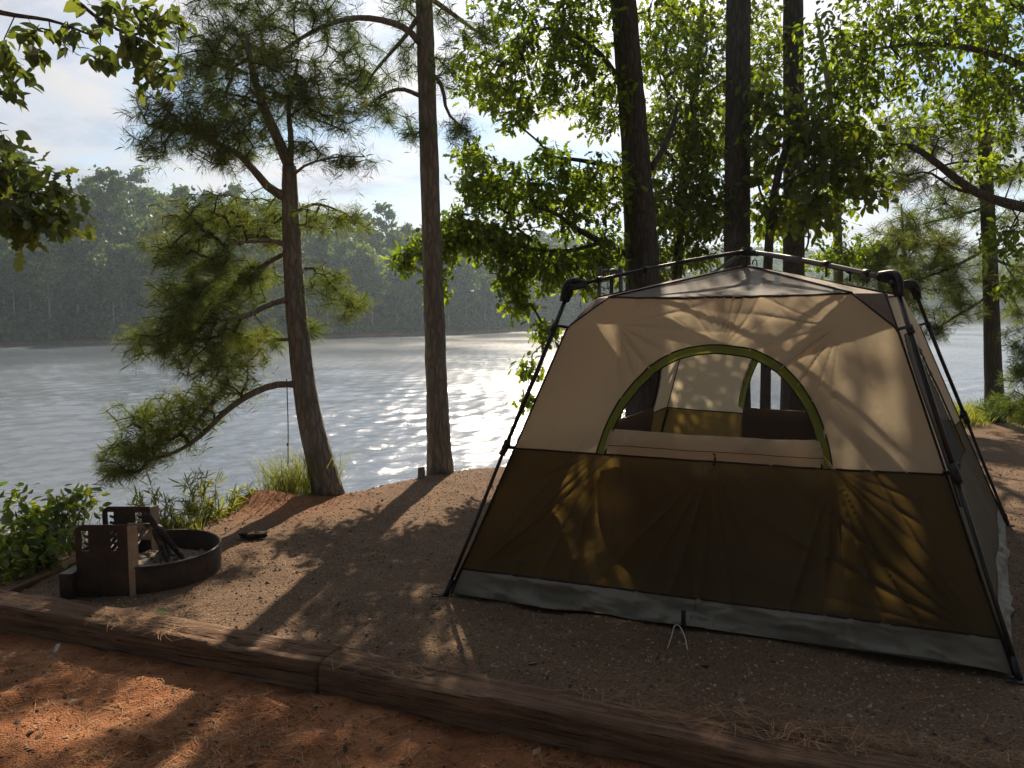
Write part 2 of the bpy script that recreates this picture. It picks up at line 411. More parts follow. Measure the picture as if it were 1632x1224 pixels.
def ground_at(x, y): return float(ground_z(np.array([x]), np.array([y]))[0])

def mat_ground():
    m, t = new_mat('campsite_earth')
    P = wpos(t)
    a_clay = t.n('ShaderNodeAttribute', attribute_name='clay').outputs['Fac']
    a_for = t.n('ShaderNodeAttribute', attribute_name='wild').outputs['Fac']
    a_red = t.n('ShaderNodeAttribute', attribute_name='red').outputs['Fac']
    n1 = t.noise(P, 1.7, 6, .6); n2 = t.noise(P, 11, 6, .65); n3 = t.noise(P, 70, 5, .7)
    vo = t.n('ShaderNodeTexVoronoi'); vo.inputs['Scale'].default_value = 120; t.set(vo, 'Vector', P)
    vcol = t.ramp(vo.outputs['Color'], [(.1, (.10, .075, .056)), (.5, (.18, .13, .092)), (.9, (.31, .24, .18))])
    grav = t.ramp(t.math('ADD', t.math('MULTIPLY', n1, .5), t.math('MULTIPLY', n3, .5)), [(.33, (.105, .072, .050)), (.5, (.20, .138, .095)), (.68, (.32, .235, .165))])
    pad = t.mix(1.0, t.mix(.5, grav, vcol), (.86, .80, .76), 'MULTIPLY')
    clay = t.ramp(t.math('ADD', t.math('MULTIPLY', n2, .55), t.math('MULTIPLY', n1, .5)), [(.36, (.15, .062, .030)), (.52, (.31, .13, .060)), (.7, (.44, .22, .115))])
    clay = t.mix(t.ramp(n3, [(.45, 0), (.75, .55)]), clay, (.24, .13, .075))
    wild = t.ramp(n2, [(.35, (.030, .034, .014)), (.6, (.065, .055, .03))])
    red = t.ramp(n2, [(.3, (.20, .08, .04)), (.7, (.42, .2, .11))])
    jit = t.math('MULTIPLY', t.math('SUBTRACT', n1, .5), .35)
    f = t.math('ADD', a_clay, jit, True)
    f = t.ramp(f, [(.35, 0), (.65, 1)])
    col = t.mix(f, pad, clay)
    col = t.mix(a_red, col, red)
    col = t.mix(a_for, col, wild)
    n4 = t.noise(P, 27, 5, .7)
    h = t.math('ADD', t.math('MULTIPLY', t.math('ADD', n2, n4), .5), t.math('ADD', t.math('MULTIPLY', n3, .22), t.math('MULTIPLY', vo.outputs['Distance'], .25)))
    finish(t, principled(t, col, .95, .1, t.bump(h, .9, .03))); return m
M['ground'] = mat_ground()

def graded(a, b, step, lo, hi, n_lo, n_hi):
    mid = np.arange(a, b, step)
    def grow(L, n):
        k = np.geomspace(step, step*1, n)
        r = 1.0
        lo_r, hi_r = 1.0001, 1.6
        for _ in range(60):
            r = (lo_r+hi_r)/2; s = step*(r**(n+1)-r)/(r-1)
            if s > L: hi_r = r
            else: lo_r = r
        return np.cumsum(step*r**np.arange(1, n+1))
    return np.concatenate([(a-grow(a-lo, n_lo))[::-1], mid, mid[-1]+grow(hi-mid[-1], n_hi)])
def build_ground():
    xs = graded(-4.2, 4.6, .03, -1100, 1300, 90, 90); ys = graded(2.2, 9.2, .03, -60, 1400, 30, 230)
    X, Y = np.meshgrid(xs, ys); Z = ground_z(X, Y)
    mb = MB(); mb.add(np.stack([X, Y, Z], -1), grid_faces(len(xs), len(ys)))
    x, y = X.ravel(), Y.ravel(); e = edge_s(x, y)
    s = (y-np.interp(x, CREST[:, 0], CREST[:, 1]))*.75
    clay = smooth01((-e+.16)/.06)
    wild = smooth01((s-.1)/.8)*.7
    wild = np.maximum(wild, smooth01((-3.1-(x+.1*(y-4.6)))/.4)*smooth01((e-.1)/.3)*.75)
    t = x/np.maximum(y, 1); fs = y-np.interp(t, SHORE[:, 0], SHORE[:, 1])
    wild = np.where(y > 45, smooth01((fs-.7)/.8), wild)
    red = np.exp(-(((x+2.0)/.55)**2+((y-6.65)/.45)**2))*.9
    red = np.where((y > 45) & (fs < 1.2), .6, red)
    o = mb.build('ground', M['ground'], attr=dict(clay=clay, wild=wild, red=red)); tag(o, kind='structure')
build_ground()

# ------------------------------------------------------------------ the lake
def build_water():
    m, t = new_mat('lake_water'); P = wpos(t)
    n2 = t.noise(t.mapping(P, scale=(.8, 1.9, 1), rot=(0, 0, -.2)), 5.0, 4, .62, .3)
    n3 = t.noise(t.mapping(P, scale=(1, .5, 1)), .06, 3, .5)
    nb = t.n('ShaderNodeBump'); nb.inputs['Strength'].default_value = .5; nb.inputs['Distance'].default_value = .05; t.set(nb, 'Height', n2)
    p = principled(t, (.10, .125, .150), t.ramp(n3, [(.35, .13), (.65, .24)]), .5, nb.outputs[0]); p.inputs['IOR'].default_value = WIOR
    finish(t, p)
    rng = np.random.default_rng(17)
    ys = np.concatenate([np.geomspace(4.6, 70, 520), np.geomspace(70.4, 460, 330), np.geomspace(475, 1650, 24)])
    tc_ = np.linspace(-.80, .80, 620); ts = np.concatenate([-np.geomspace(3, .805, 26), tc_, np.geomspace(.805, 3, 26)])
    T, Y = np.meshgrid(ts, ys); X = T*(Y+2.0); Z = np.zeros_like(X)
    gx = np.gradient(X, axis=1); gy = np.gradient(Y, axis=0)
    gust = .72+.75*np.clip(fbm(X*.035, Y*.09, 91, 3)+.25, 0, 1)
    for k in range(34):
        lam = float(np.exp(rng.uniform(math.log(.26), math.log(2.9)))); th = rng.normal(-1.25, .55); kx, ky = math.cos(th)*2*np.pi/lam, math.sin(th)*2*np.pi/lam
        res = np.abs(gx*math.cos(th))+np.abs(gy*math.sin(th)); fade = np.clip(1.6-res*4/lam, 0, 1)
        ph = rng.uniform(0, 6.283)+2.2*vn(X/(lam*3.5), Y/(lam*3.5), 100+k)*2
        q = np.sin(kx*X+ky*Y+ph); Z += fade*gust*WAMP*lam**.85*(q-.25*np.cos(2*(kx*X+ky*Y+ph)))
    Z *= smooth01((Y-4.6)/2)
    mb = MB(); mb.add(np.stack([X, Y, WATER_Z+Z], -1), grid_faces(len(ts), len(ys)))
    tag(mb.build('lake', m), kind='structure')
WIOR, WAMP = 2.1, .0084
build_water()

# ------------------------------------------------------------------ the wood across the lake
def leaf_cards(mb, P, N, size, rng, mi=0, asp=1.0):
    """many small leaf clump faces (bent quads) at P facing about N"""
    n = len(P)
    d = nrm(N+rng.normal(0, .55, (n, 3))); u = nrm(np.cross(d, rng.normal(0, 1, (n, 3)))); v = np.cross(d, u)
    s = (size*rng.uniform(.55, 1.3, n))[:, None]
    k = 5; ang = np.linspace(0, 2*np.pi, k, endpoint=False)
    r = rng.uniform(.55, 1.15, (n, k))[..., None]
    V = P[:, None]+s[:, None]*r*(u[:, None]*np.cos(ang)[None, :, None]+v[:, None]*np.sin(ang)[None, :, None]*asp)
    mb.add(V, np.arange(n*k).reshape(n, k), mi)
def hardwood_crown(rng, H, R, base, n):
    """lumpy crown made of many boughs, each a shell of leaf clumps"""
    P = []; N = []
    nb = rng.integers(20, 27)
    for b in range(nb):
        a = rng.uniform(0, 6.283); hh = rng.uniform(0, 1)
        rr = R*rng.uniform(.25, .75)*math.sqrt(max(.08, 1-(hh*.95)**2.2))
        c = np.array((rr*math.cos(a), rr*math.sin(a), base+(H-base)*(.10+.78*hh)))
        br = R*rng.uniform(.26, .42)
        k = n//nb; q = nrm(rng.normal(0, 1, (k, 3))); q[:, 2] = np.abs(q[:, 2])*1.0-.35*(rng.random(k) < .4)
        rad = br*np.clip(rng.normal(.85, .28, k), .1, 1.7)[:, None]
        P.append(c+q*rad*np.array((1, 1, .72))); N.append(q)
    return np.vstack(P), np.vstack(N)
def pine_crown(rng, H, R, base, n):
    P = []; N = []; nb = 30
    for b in range(nb):
        hh = (b+rng.random())/nb; z = base+(H-base)*hh
        L = R*(.35+.65*math.sin(math.pi*min(1, .25+hh*.72)))*rng.uniform(.6, 1.1); a = rng.uniform(0, 6.283)
        for tt in (.55, .95):
            c = np.array((math.cos(a)*L*tt, math.sin(a)*L*tt, z+L*.15*tt)); k = n//nb//2
            q = nrm(rng.normal(0, 1, (k, 3))); P.append(c+q*np.abs(rng.normal(0, .62, k))[:, None]*np.array((.40, .40, .24))*R); N.append(q)
    return np.vstack(P), np.vstack(N)
def far_trees():
    rng = np.random.default_rng(21); protos = []
    for k in range(8):
        pine = k >= 5
        H = rng.uniform(17, 21)+(3 if pine else 0); R = rng.uniform(4.6, 6.0)*(.62 if pine else 1); base = H*(.50 if pine else .16)
        f = pine_crown if pine else hardwood_crown
        P, N = f(rng, H, R, base, 2600 if pine else 4200)
        mb = MB(); leaf_cards(mb, P, N, .36 if pine else .42, rng)
        root = thing('far_pine' if pine else 'far_hardwood', None, 'tree', (0, 0, 0))
        cr = mb.build('crown', M['far_dark' if pine else 'far_leaf'], root, smooth=False)
        tb = MB()
        lean = rng.normal(0, .25, 2)
        pts = spline([(0, 0, -1.2), (lean[0]*.4, lean[1]*.4, H*.3), (lean[0], lean[1], H*.62), (lean[0]*1.2, lean[1]*1.2, H*.93)], 10)
        tb.tube(pts, np.linspace(.30, .06, 10), 7)
        for q in range(9):
            i = rng.integers(4, 8); a = rng.uniform(0, 6.283); L = R*rng.uniform(.4, .8)
            tb.tube(spline([pts[i], pts[i]+np.array((math.cos(a)*L*.5, math.sin(a)*L*.5, .3*L)), pts[i]+np.array((math.cos(a)*L, math.sin(a)*L, .75*L))], 5), np.linspace(.10, .03, 5), 5)
        tr = tb.build('trunk', M['grey_bark'], root)
        protos.append((root, cr, tr, pine, H))
    used = set(); n = 0
    def place(k, x, y, s, rz, label, group):
        root, cr, tr, pine, H = protos[k]
        if k in used:
            r = root.copy(); C.collection.objects.link(r)
            for ch in (cr, tr):
                c = ch.copy(); C.collection.objects.link(c); c.parent = r
        else: r = root; used.add(k)
        r.location = (x, y, ground_at(x, y)-.2); r.scale = (s, s, s*random.uniform(.92, 1.08)); r.rotation_euler = (0, 0, rz)
        tag(r, label, 'tree', group)
    placed = []
    for row, (off, gap) in enumerate([(3.5, 5.2), (8, 5.6), (15, 5.8), (23, 6.2), (33, 6.2), (44, 6.6), (56, 7.0), (70, 7.5)]):
        u = -260.0
        while u < 1010:
            t = (u-816)/F_PX; ys = float(np.interp(t, SHORE[:, 0], SHORE[:, 1])); y = ys+off+rng.uniform(-1.8, 2.2); x = t*y
            step = gap*F_PX/y*rng.uniform(.75, 1.25)
            k = int(rng.integers(5, 8)) if rng.random() < (.22 if row < 2 else .38) else int(rng.integers(0, 5))
            s = rng.uniform(.78, 1.06)*(.86 if row == 0 else 1.0)
            if row == 0 and rng.random() < .35: s *= .62
            pine = k >= 5
            if row == 0: lab, grp = ('pine with a bare trunk at the water edge across the lake' if pine else 'hardwood standing at the water edge across the lake'), 'trees along the far shore'
            else: lab, grp = ('dark pine rising out of the wooded hill across the lake' if pine else 'rounded hazy hardwood on the wooded hill across the lake'), ('pines on the far hill' if pine else 'hardwoods on the far hill')
            if row == 0: grp = ('pines' if pine else 'hardwoods')+' along the far shore'
            place(k, x, y, s, rng.uniform(0, 6.283), lab, grp); placed.append((x, y)); u += step
    # undergrowth along the far bank
    mb = MB(); us = np.linspace(-300, 1010, 1000)
    for u in us:
        t = (u-816)/F_PX; y = float(np.interp(t, SHORE[:, 0], SHORE[:, 1]))+rng.uniform(.9, 6); x = t*y
        k = 26; hgt = rng.uniform(1.2, 4.2)
        q = nrm(rng.normal(0, 1, (k, 3))); q[:, 2] = np.abs(q[:, 2])
        leaf_cards(mb, np.array((x, y, ground_at(x, y)))+q*rng.uniform(.3, 1, k)[:, None]*np.array((1.7, 1.3, hgt)), q, .42, rng)
    for k2 in range(1500):
        u = rng.uniform(-290, 1010); t = (u-816)/F_PX; y = float(np.interp(t, SHORE[:, 0], SHORE[:, 1]))+rng.uniform(5, 85); x = t*y; k = 30; hgt = rng.uniform(2.0, 5.5)
        q = nrm(rng.normal(0, 1, (k, 3))); q[:, 2] = np.abs(q[:, 2])
        leaf_cards(mb, np.array((x, y, ground_at(x, y)))+q*rng.uniform(.3, 1, k)[:, None]*np.array((2.2, 1.6, hgt)), q, .5, rng)
    tag(mb.build('shore_undergrowth', M['far_dark'], smooth=False), 'low dark undergrowth lining the bank across the lake', 'undergrowth', None, 'stuff')
    # the far woods on the right, kilometre-long masses on the blue hills
    mb = MB(); cnt = 0
    for row in range(12):
        u = 930.0
        while u < 1830:
            t = (u-816)/F_PX; ys = float(np.interp(t, SHORE[:, 0], SHORE[:, 1])); y = ys+3+row*15+rng.uniform(-4, 4); x = t*y
            z = ground_at(x, y); H = rng.uniform(12, 18); R = rng.uniform(3.5, 5.5); k = 190
            q = nrm(rng.normal(0, 1, (k, 3))); q[:, 2] = np.abs(q[:, 2])*1.2-.3
            rr = rng.uniform(.55, 1.08, k)[:, None]*(1+.22*np.sin(q[:, :1]*5+q[:, 1:2]*7+row))
            P = np.array((x, y, z+H*.55))+q*rr*np.array((R, R, H*.42))
            leaf_cards(mb, P, q, 1.05, rng)
            u += rng.uniform(6.0, 9.5)*F_PX/y
    tag(mb.build('distant_woods', M['far_leaf'], smooth=False), 'hazy blue wooded hills far beyond the lake on the right', 'forest', None, 'stuff')
far_trees()

def build_haze():
    m = bpy.data.materials.new('pale_air'); m.use_nodes = True; t = NT(m.node_tree)
    v = t.n('ShaderNodeVolumePrincipled'); v.inputs['Color'].default_value = (.66, .84, 1.0, 1)
    v.inputs['Density'].default_value = HAZE; v.inputs['Anisotropy'].default_value = .3
    o = t.n('ShaderNodeOutputMaterial'); t.set(o, 'Volume', v.outputs[0])
    mb = MB(); mb.box((100, 690, 29), (2600, 1640, 74.0))
    tag(mb.build('haze', m, smooth=False), 'thin pale haze over the lake', 'haze', None, 'stuff')
HAZE = .0005
build_haze()
# ------------------------------------------------------------------ the tent
TF = [at(708, 952, 0), at(1628, 1088, 0), at(1608, 838, 0)]
TF.append(TF[0]+TF[2]-TF[1])
TC = sum(TF)/4
TK = [.345, .445, .47, .42]; HUB_Z = [1.735, 1.755, 1.765, 1.76]
TH = [TF[i]+(TC-TF[i])*TK[i]+np.array((0, 0, HUB_Z[i])) for i in range(4)]
APEX = np.array((*((sum(TH)/4)[:2]), 1.90)) + np.array((-.13, -.03, 0))
def inward(p, d): q = TC-p; q = q*np.array((1, 1, 0)); return d*q/np.linalg.norm(q)
TB = [TF[i]+inward(TF[i], .04)+np.array((0, 0, .015)) for i in range(4)]
PZ = 1.52
TP = []
for i in range(4):
    f = PZ/TH[i][2]; q = TF[i]*(1-f)+TH[i]*f; TP.append(q+inward(q, .085))
TT = []      # (start, end) of the eave on each wall
for i in range(4):
    j = (i+1) % 4
    a = TH[i]+inward(TH[i], .09); b = TH[j]+inward(TH[j], .09); d = nrm(b-a)
    TT.append((a+d*.15+np.array((0, 0, -.045)), b-d*.15+np.array((0, 0, -.045))))
T_P = .87
def edge_pt(B, P, T, t):
    t = np.asarray(t)[..., None]
    return np.where(t < T_P, B+(P-B)*t/T_P, P+(T-P)*(t-T_P)/(1-T_P))
def fold(px, py, cx, cy, k, amp, L, a0, a1, ph=0.0):
    dx, dy = px-cx, py-cy; r = np.hypot(dx, dy); an = np.arctan2(dy, dx); am = (a0+a1)/2; hw = (a1-a0)/2
    q = (an-am+np.pi) % (2*np.pi)-np.pi
    win = np.clip(1-np.abs(q)/hw, 0, 1)**.6
    wob = .8*vn(r*3+cx*7, an*2, 3)
    s_ = (1-np.abs(np.sin(.5*(k*q+ph+wob*1.6))))**2.2*(.35+1.1*_h(np.floor((k*q+ph+wob*1.6)/np.pi), cx*0+k))*2.2-.45
    return amp*np.exp(-r/L)*s_*win*(r*r/(r*r+.035))
def wall_pos(i, s, t, disp=True):
    j = (i+1) % 4; s = np.asarray(s, float); t = np.asarray(t, float)
    A = edge_pt(TB[i], TP[i], TT[i][0], t); B = edge_pt(TB[j], TP[j], TT[i][1], t)
    P = A+(B-A)*s[..., None]
    if not disp: return P
    d = TB[j]-TB[i]; n = nrm(np.cross(d, TT[i][0]-TB[i]))
    Wd = np.linalg.norm(d); x = s*Wd; z = t*1.72
    e = np.clip(4*s*(1-s), 0, 1)**.7
    o = -.055*np.sin(np.pi*s)*np.sin(np.pi*np.clip(t, 0, 1))       # drawn in between the poles
    o = o - .030*np.sin(np.pi*s)*smooth01((t-.8)/.2)
    cxl, cxr, zp = .03*Wd, .97*Wd, PZ
    if i == 0:
        o = o + fold(x, z, .77*Wd, .82, 30, .050, .60, -2.2, -.1)+fold(x, z, .225*Wd, .82, 26, .032, .45, -3.0, -.9, 1)
        o = o + fold(x, z, .98*Wd, .12, 26, .055, .75, 1.6, 3.1, 2)+fold(x, z, .02*Wd, .12, 24, .034, .5, .1, 1.5)
        o = o + fold(x, z, .50*Wd, 1.38, 22, .030, .42, .3, 2.9)+fold(x, z, .50*Wd, .82, 26, .030, .55, -2.6, -.5, .5)
    else:
        o = o + fold(x, z, .97*Wd, .14, 24, .006, .6, 1.6, 3.1, 2)+fold(x, z, .03*Wd, .14, 24, .006, .6, .1, 1.5)
    o = o + (1.0 if i == 0 else .25)*(fold(x, z, .84*Wd, PZ, 24, .034, .60, 2.6, 4.6, .7)+fold(x, z, .16*Wd, PZ, 24, .028, .55, -1.5, .4, .3))
    o = o + (.045 if i == 0 else .02)*fbm(x*1.5+i*9, z*1.1, 40+i, 3)+(.012*fbm((x+z*.6)*6, (z-x*.6)*1.6, 140+i, 3) if i == 0 else 0)
    tub = 1-smooth01((t-.06)/.03)
    o = o + tub*(1.0 if i == 0 else .35)*(.075*fbm(x*3.2, z*13+i, 50+i, 4)+.045*fbm(x*9+z*22, z*9, 57+i, 3)+.012)
    P = P + n*(o*np.minimum(1, e*2.0))[..., None]
    P[..., 2] += tub*(1-t/.08)*np.maximum(0, .05*fbm(x*2.1, 3+i, 60+i, 2))*np.minimum(1, e*2)
    P[..., 2] += .012*np.sin(np.pi*s)*0
    return P
SEAM, TUBT = .470, .078
# openings: centre, half width, sill, height of the arch above the sill (in wall parameters)
WIN = {0: (.493, .265, SEAM, .338), 1: (.47, .40, SEAM-.10, .47), 2: (.42, .30, SEAM, .42), 3: (.5, .34, SEAM, .40)}
SILL = {0: SEAM+.075, 1: SEAM-.10, 2: SEAM+.03, 3: SEAM+.03}
def in_win(i, s, t, grow=0.0):
    c, hw, t0, ht = WIN[i]
    return (t > SILL[i]-grow) & ((np.abs(s-c)/(hw+grow))**2.4+(np.maximum(t-t0, 0)/(ht+grow))**2.3 < 1)
def arch_path(i, n=70, k=1.0, t_lo=None):
    c, hw, t0, ht = WIN[i]; lo = SILL[i] if t_lo is None else t_lo
    tt0 = max(0, (lo-t0)/ht); a0 = math.asin(min(1, tt0**(2.3/2)))
    a = np.linspace(math.pi-a0, a0, n)
    s = c+hw*k*np.sign(np.cos(a))*np.abs(np.cos(a))**(2/2.4); t = t0+ht*k*np.abs(np.sin(a))**(2/2.3)
    return s, t
tent = thing('tent', 'tan and brown cabin tent with black outside poles and a green arched front window', 'tent', (TC[0], TC[1], 0))
def wall_part(name, i, s0, s1, t0, t1, ns, nt, mat, hole=False, off=0.0):
    s = np.linspace(s0, s1, ns); t = np.linspace(t0, t1, nt); S, T = np.meshgrid(s, t)
    P = wall_pos(i, S, T); F = grid_faces(ns, nt)
    if hole:
        sc, tc = S.ravel()[F].mean(1), T.ravel()[F].mean(1); F = F[~in_win(i, sc, tc)]
    mb = MB(); mb.add(P, F); return mb.build(name, mat, tent)
def wall_strip(mb, i, s, t, w, off, bulge=.004, mi=0):
    """a band sewn on the wall along the path (s, t)"""
    P = wall_pos(i, s, t); Tn = nrm(np.gradient(P, axis=0))
    j = (i+1) % 4; n = nrm(np.cross(TB[j]-TB[i], TT[i][0]-TB[i])); side = nrm(np.cross(Tn, n))
    q = np.array((-.5, -.42, -.2, .2, .42, .5)); hgt = np.array((0, .8, 1, 1, .8, 0))*bulge
    V = P[:, None]+side[:, None]*(q*w)[None, :, None]+n*(off+hgt)[None, :, None]
    m = len(s); V2 = P[:, None]+side[:, None]*(q*w)[None, :, None]+n*(off-.002)*np.ones((1, 6, 1))
    mb.add(V, grid_faces(6, m), mi)
    return P, side, n
for i in range(4):
    face = ('front', 'side', 'back', 'side')[i]
    wall_part('upper_wall', i, 0, 1, SEAM, 1, 260, 150, M['tan'], True)
    wall_part('lower_wall', i, 0, 1, TUBT, SEAM, 260, 110, M['brown'], i == 1)
    wall_part('floor_skirt', i, 0, 1, 0, TUBT+.003, 160, 16, M['tub'])
    # seams: dark piping along seam, eave, corner and skirt
    mb = MB(); ss = np.linspace(0, 1, 60)
    for tq, r in ((SEAM, .0055), (TUBT+.003, .006), (1.0, .006)):
        mb.tube(wall_pos(i, ss, ss*0+tq), r, 6)
    tt_ = np.linspace(.0, 1, 50)
    mb.tube(wall_pos(i, tt_*0, tt_), .006, 6)
    if i == 0: mb.tube(wall_pos(i, tt_*0+1, tt_), .006, 6)
    mb.build('seam_piping', M['darktrim'], tent)
    # window
    s, t = arch_path(i, 80, 1.0, SEAM if i in (0,) else SILL[i])
    fr = MB(); P, side, n = wall_strip(fr, i, s, t, .044 if i == 0 else .042, .004)
    win = fr.build('window_trim', M['green'] if i in (0, 2) else M['darktrim'], tent)
    zp = MB()
    for q in (-1, 1): zp.tube(P+side*q*(.025 if i == 0 else .024)+n*.006, .0042, 5)
    zp.build('zipper', M['darktrim'], win)
    # screen
    c, hw, t0, ht = WIN[i]; Sg, Tg = np.meshgrid(np.linspace(c-hw, c+hw, 60), np.linspace(SILL[i]-.01, t0+ht, 40))
    Pg = wall_pos(i, Sg, Tg)-n*.006; Fg = grid_faces(60, 40)
    Fg = Fg[in_win(i, Sg.ravel()[Fg].mean(1), Tg.ravel()[Fg].mean(1), .006)]
    sm = MB(); sm.add(Pg, Fg); sm.build('screen', M['screen_dark'] if i == 1 else M['screen'], win)
# front flap folded down in the window, pull tab and vertical zip
def flap(i, t_lo, t_hi, off, mat, sag=.012):
    c, hw, t0, ht = WIN[i]
    tv = np.linspace(t_lo, t_hi, 12); V = []
    for k, tq in enumerate(tv):
        w = hw*max(0.05, 1-(max(tq-t0, 0)/ht)**2.3)**(1/2.4)-.006
        s = np.linspace(c-w, c+w, 70)
        j = (i+1) % 4; n = nrm(np.cross(TB[j]-TB[i], TT[i][0]-TB[i]))
        P = wall_pos(i, s, s*0+tq)+n*(off+sag*math.sin(math.pi*k/11)+.004*vn(s*30, tq*60, 5)[:, None]+0)
        P[:, 2] += (.010*vn(s*5, s*0+3, 6)-.006*np.sin(np.pi*np.linspace(0, 1, 70)))*(k/11)
        V.append(P)
    mb = MB(); mb.add(np.array(V), grid_faces(70, 12)); return mb.build('window_flap', mat, tent)
# storm flap hanging inside below the front window: the window's own arch turned upside down
def hung_flap(i, mat):
    c, hw, t0, ht = WIN[i]; tv = np.linspace(0, 1, 40); V = []
    j = (i+1) % 4; n = nrm(np.cross(TB[j]-TB[i], TT[i][0]-TB[i]))
    for k in tv:
        w = hw*1.02*max(.02, 1-(k*.985)**2.3)**(1/2.4); s = np.linspace(c-w, c+w, 60)+.02*k
        P = wall_pos(i, s, s*0+t0-.004-k*ht*.98)-n*(.055+.03*k+.012*vn(s*9, k*3+s*0, 8)[:, None]); V.append(P)
    mb = MB(); mb.add(np.array(V), grid_faces(60, 40)); return mb.build('storm_flap', mat, tent)
hung_flap(0, M['tan'])
fl = flap(0, SEAM+.004, SILL[0]+.004, .006, M['tan'])
mb = MB(); q = np.linspace(.30, .78, 50); mb.tube(wall_pos(0, np.linspace(WIN[0][0]-.255, WIN[0][0]+.255, 50), np.full(50, SEAM+.03))+np.array((0, -.022, 0)), .0018, 5)
mb.build('hem_seam', M['darktrim'], fl)
flap(2, SEAM-.20, SILL[2]+.004, -.01, M['corner'], -.02)
flap(3, SEAM-.16, SILL[3]+.004, -.01, M['corner'], -.02)
mb = MB(); sv = np.full(40, .485); tv = np.linspace(.02, SEAM, 40); P = wall_pos(0, sv+.01*np.sin(tv*9), tv)+np.array((0, -.004, .0)); mb.tube(P, .0028, 5)
mb.build('door_zipper', M['corner'], tent)
p = wall_pos(0, np.array([.50]), np.array([SEAM+.006]))[0]+np.array((0, -.03, 0))
mb = MB(); mb.tube(spline([p+(0, .01, .035), p+(.004, -.006, .03), p+(.006, -.004, .0), p+(.003, 0, -.022)], 8), .0045, 6, flat=(1.4, .6)); mb.box(p+(.003, 0, -.02), (.013, .008, .02), bev=.003)
mb.build('zipper_pull', M['black'], tent)
# tab and cord at the foot of the front wall
p = wall_pos(0, np.array([.475]), np.array([.012]))[0]
mb = MB(); mb.box(p+(0, -.012, .025), (.022, .006, .07), bev=.002); mb.tube(spline([p+(-.011, -.015, -.005), p+(0, -.02, -.012), p+(.011, -.015, -.005)], 6), .004, 6)
mb.build('stake_tab', M['black'], tent)
mb = MB()
a, b, c2 = at(1064, 1033, .012), at(1079, 998, .055), at(1096, 1036, .012)
mb.tube(spline([a, a*.6+b*.4+(0, 0, .012), b+(-.012, 0, 0), b+(.012, 0, 0), c2*.5+b*.5+(.012, 0, .006), c2], 26), .0028, 5)
mb.build('tie_cord', M['white_cord'], tent)
# corners and roof
def tri_part(name, A, B, Cc, n, mat, sag=.0, seed=0):
    mb = MB(); r = np.linspace(0, 1, n); S, T = np.meshgrid(r, r)
    P = (A+(B-A)*S[..., None])*(1-T[..., None])+np.asarray(Cc)*T[..., None]
    P[..., 2] += -sag*np.sin(np.pi*S)*np.sin(np.pi*np.minimum(T*1.0, 1))*(1-T*.4)+.010*fbm(S*4+seed, T*3, seed+70, 3)*np.sin(np.pi*S)*np.sin(np.pi*T)
    mb.add(P, grid_faces(n, n)); return mb.build(name, mat, tent)
for i in range(4):
    pv = (i+3) % 4
    tri_part('corner_panel', TT[pv][1], TT[i][0], TP[i], 14, M['corner'], 0, i)
    tri_part('roof_panel', wall_pos(i, np.array([0.0]), np.array([1.0]))[0], TT[i][1], APEX, 40, M['roofgrey'], .035, i)
    tri_part('roof_strip', TT[pv][1], TT[i][0], APEX, 26, M['rooftan'], -.012, i+5)
    mb = MB(); k = np.linspace(0, 1, 24)
    for e in TT[i]:
        P = e+(APEX-e)*k[:, None]; P[:, 2] += .004; mb.tube(P, .006, 6)
    mb.build('roof_seam', M['darktrim'], tent)
# roof edge above the drawn-in front wall
mb = MB(); g = [TB[0], TB[1], TB[2], TB[3]]
V = np.array(g)+np.array((0, 0, .012)); mb.add(V, np.array([[0, 1, 2, 3]])); mb.build('floor', M['tub'], tent)
# ground sheet corner showing in front of the skirt
o = []
a, b, c3, d = at(770, 946, .012), at(868, 969, .010), at(852, 957, .035), at(800, 944, .03)
mb = MB(); k = np.linspace(0, 1, 16)[:, None]; lo = a+(b-a)*k; hi = d+(c3-d)*k
lo[:, 2] += .006*np.sin(k[:, 0]*17); rows = [hi+(lo-hi)*w+np.array((0, 0, .012*math.sin(w*3.1))) for w in np.linspace(0, 1, 6)]
rows.append(lo+np.array((0, .012, -.006))); mb.add(np.array(rows), grid_faces(16, 7)); mb.build('groundsheet', M['tub'], tent)
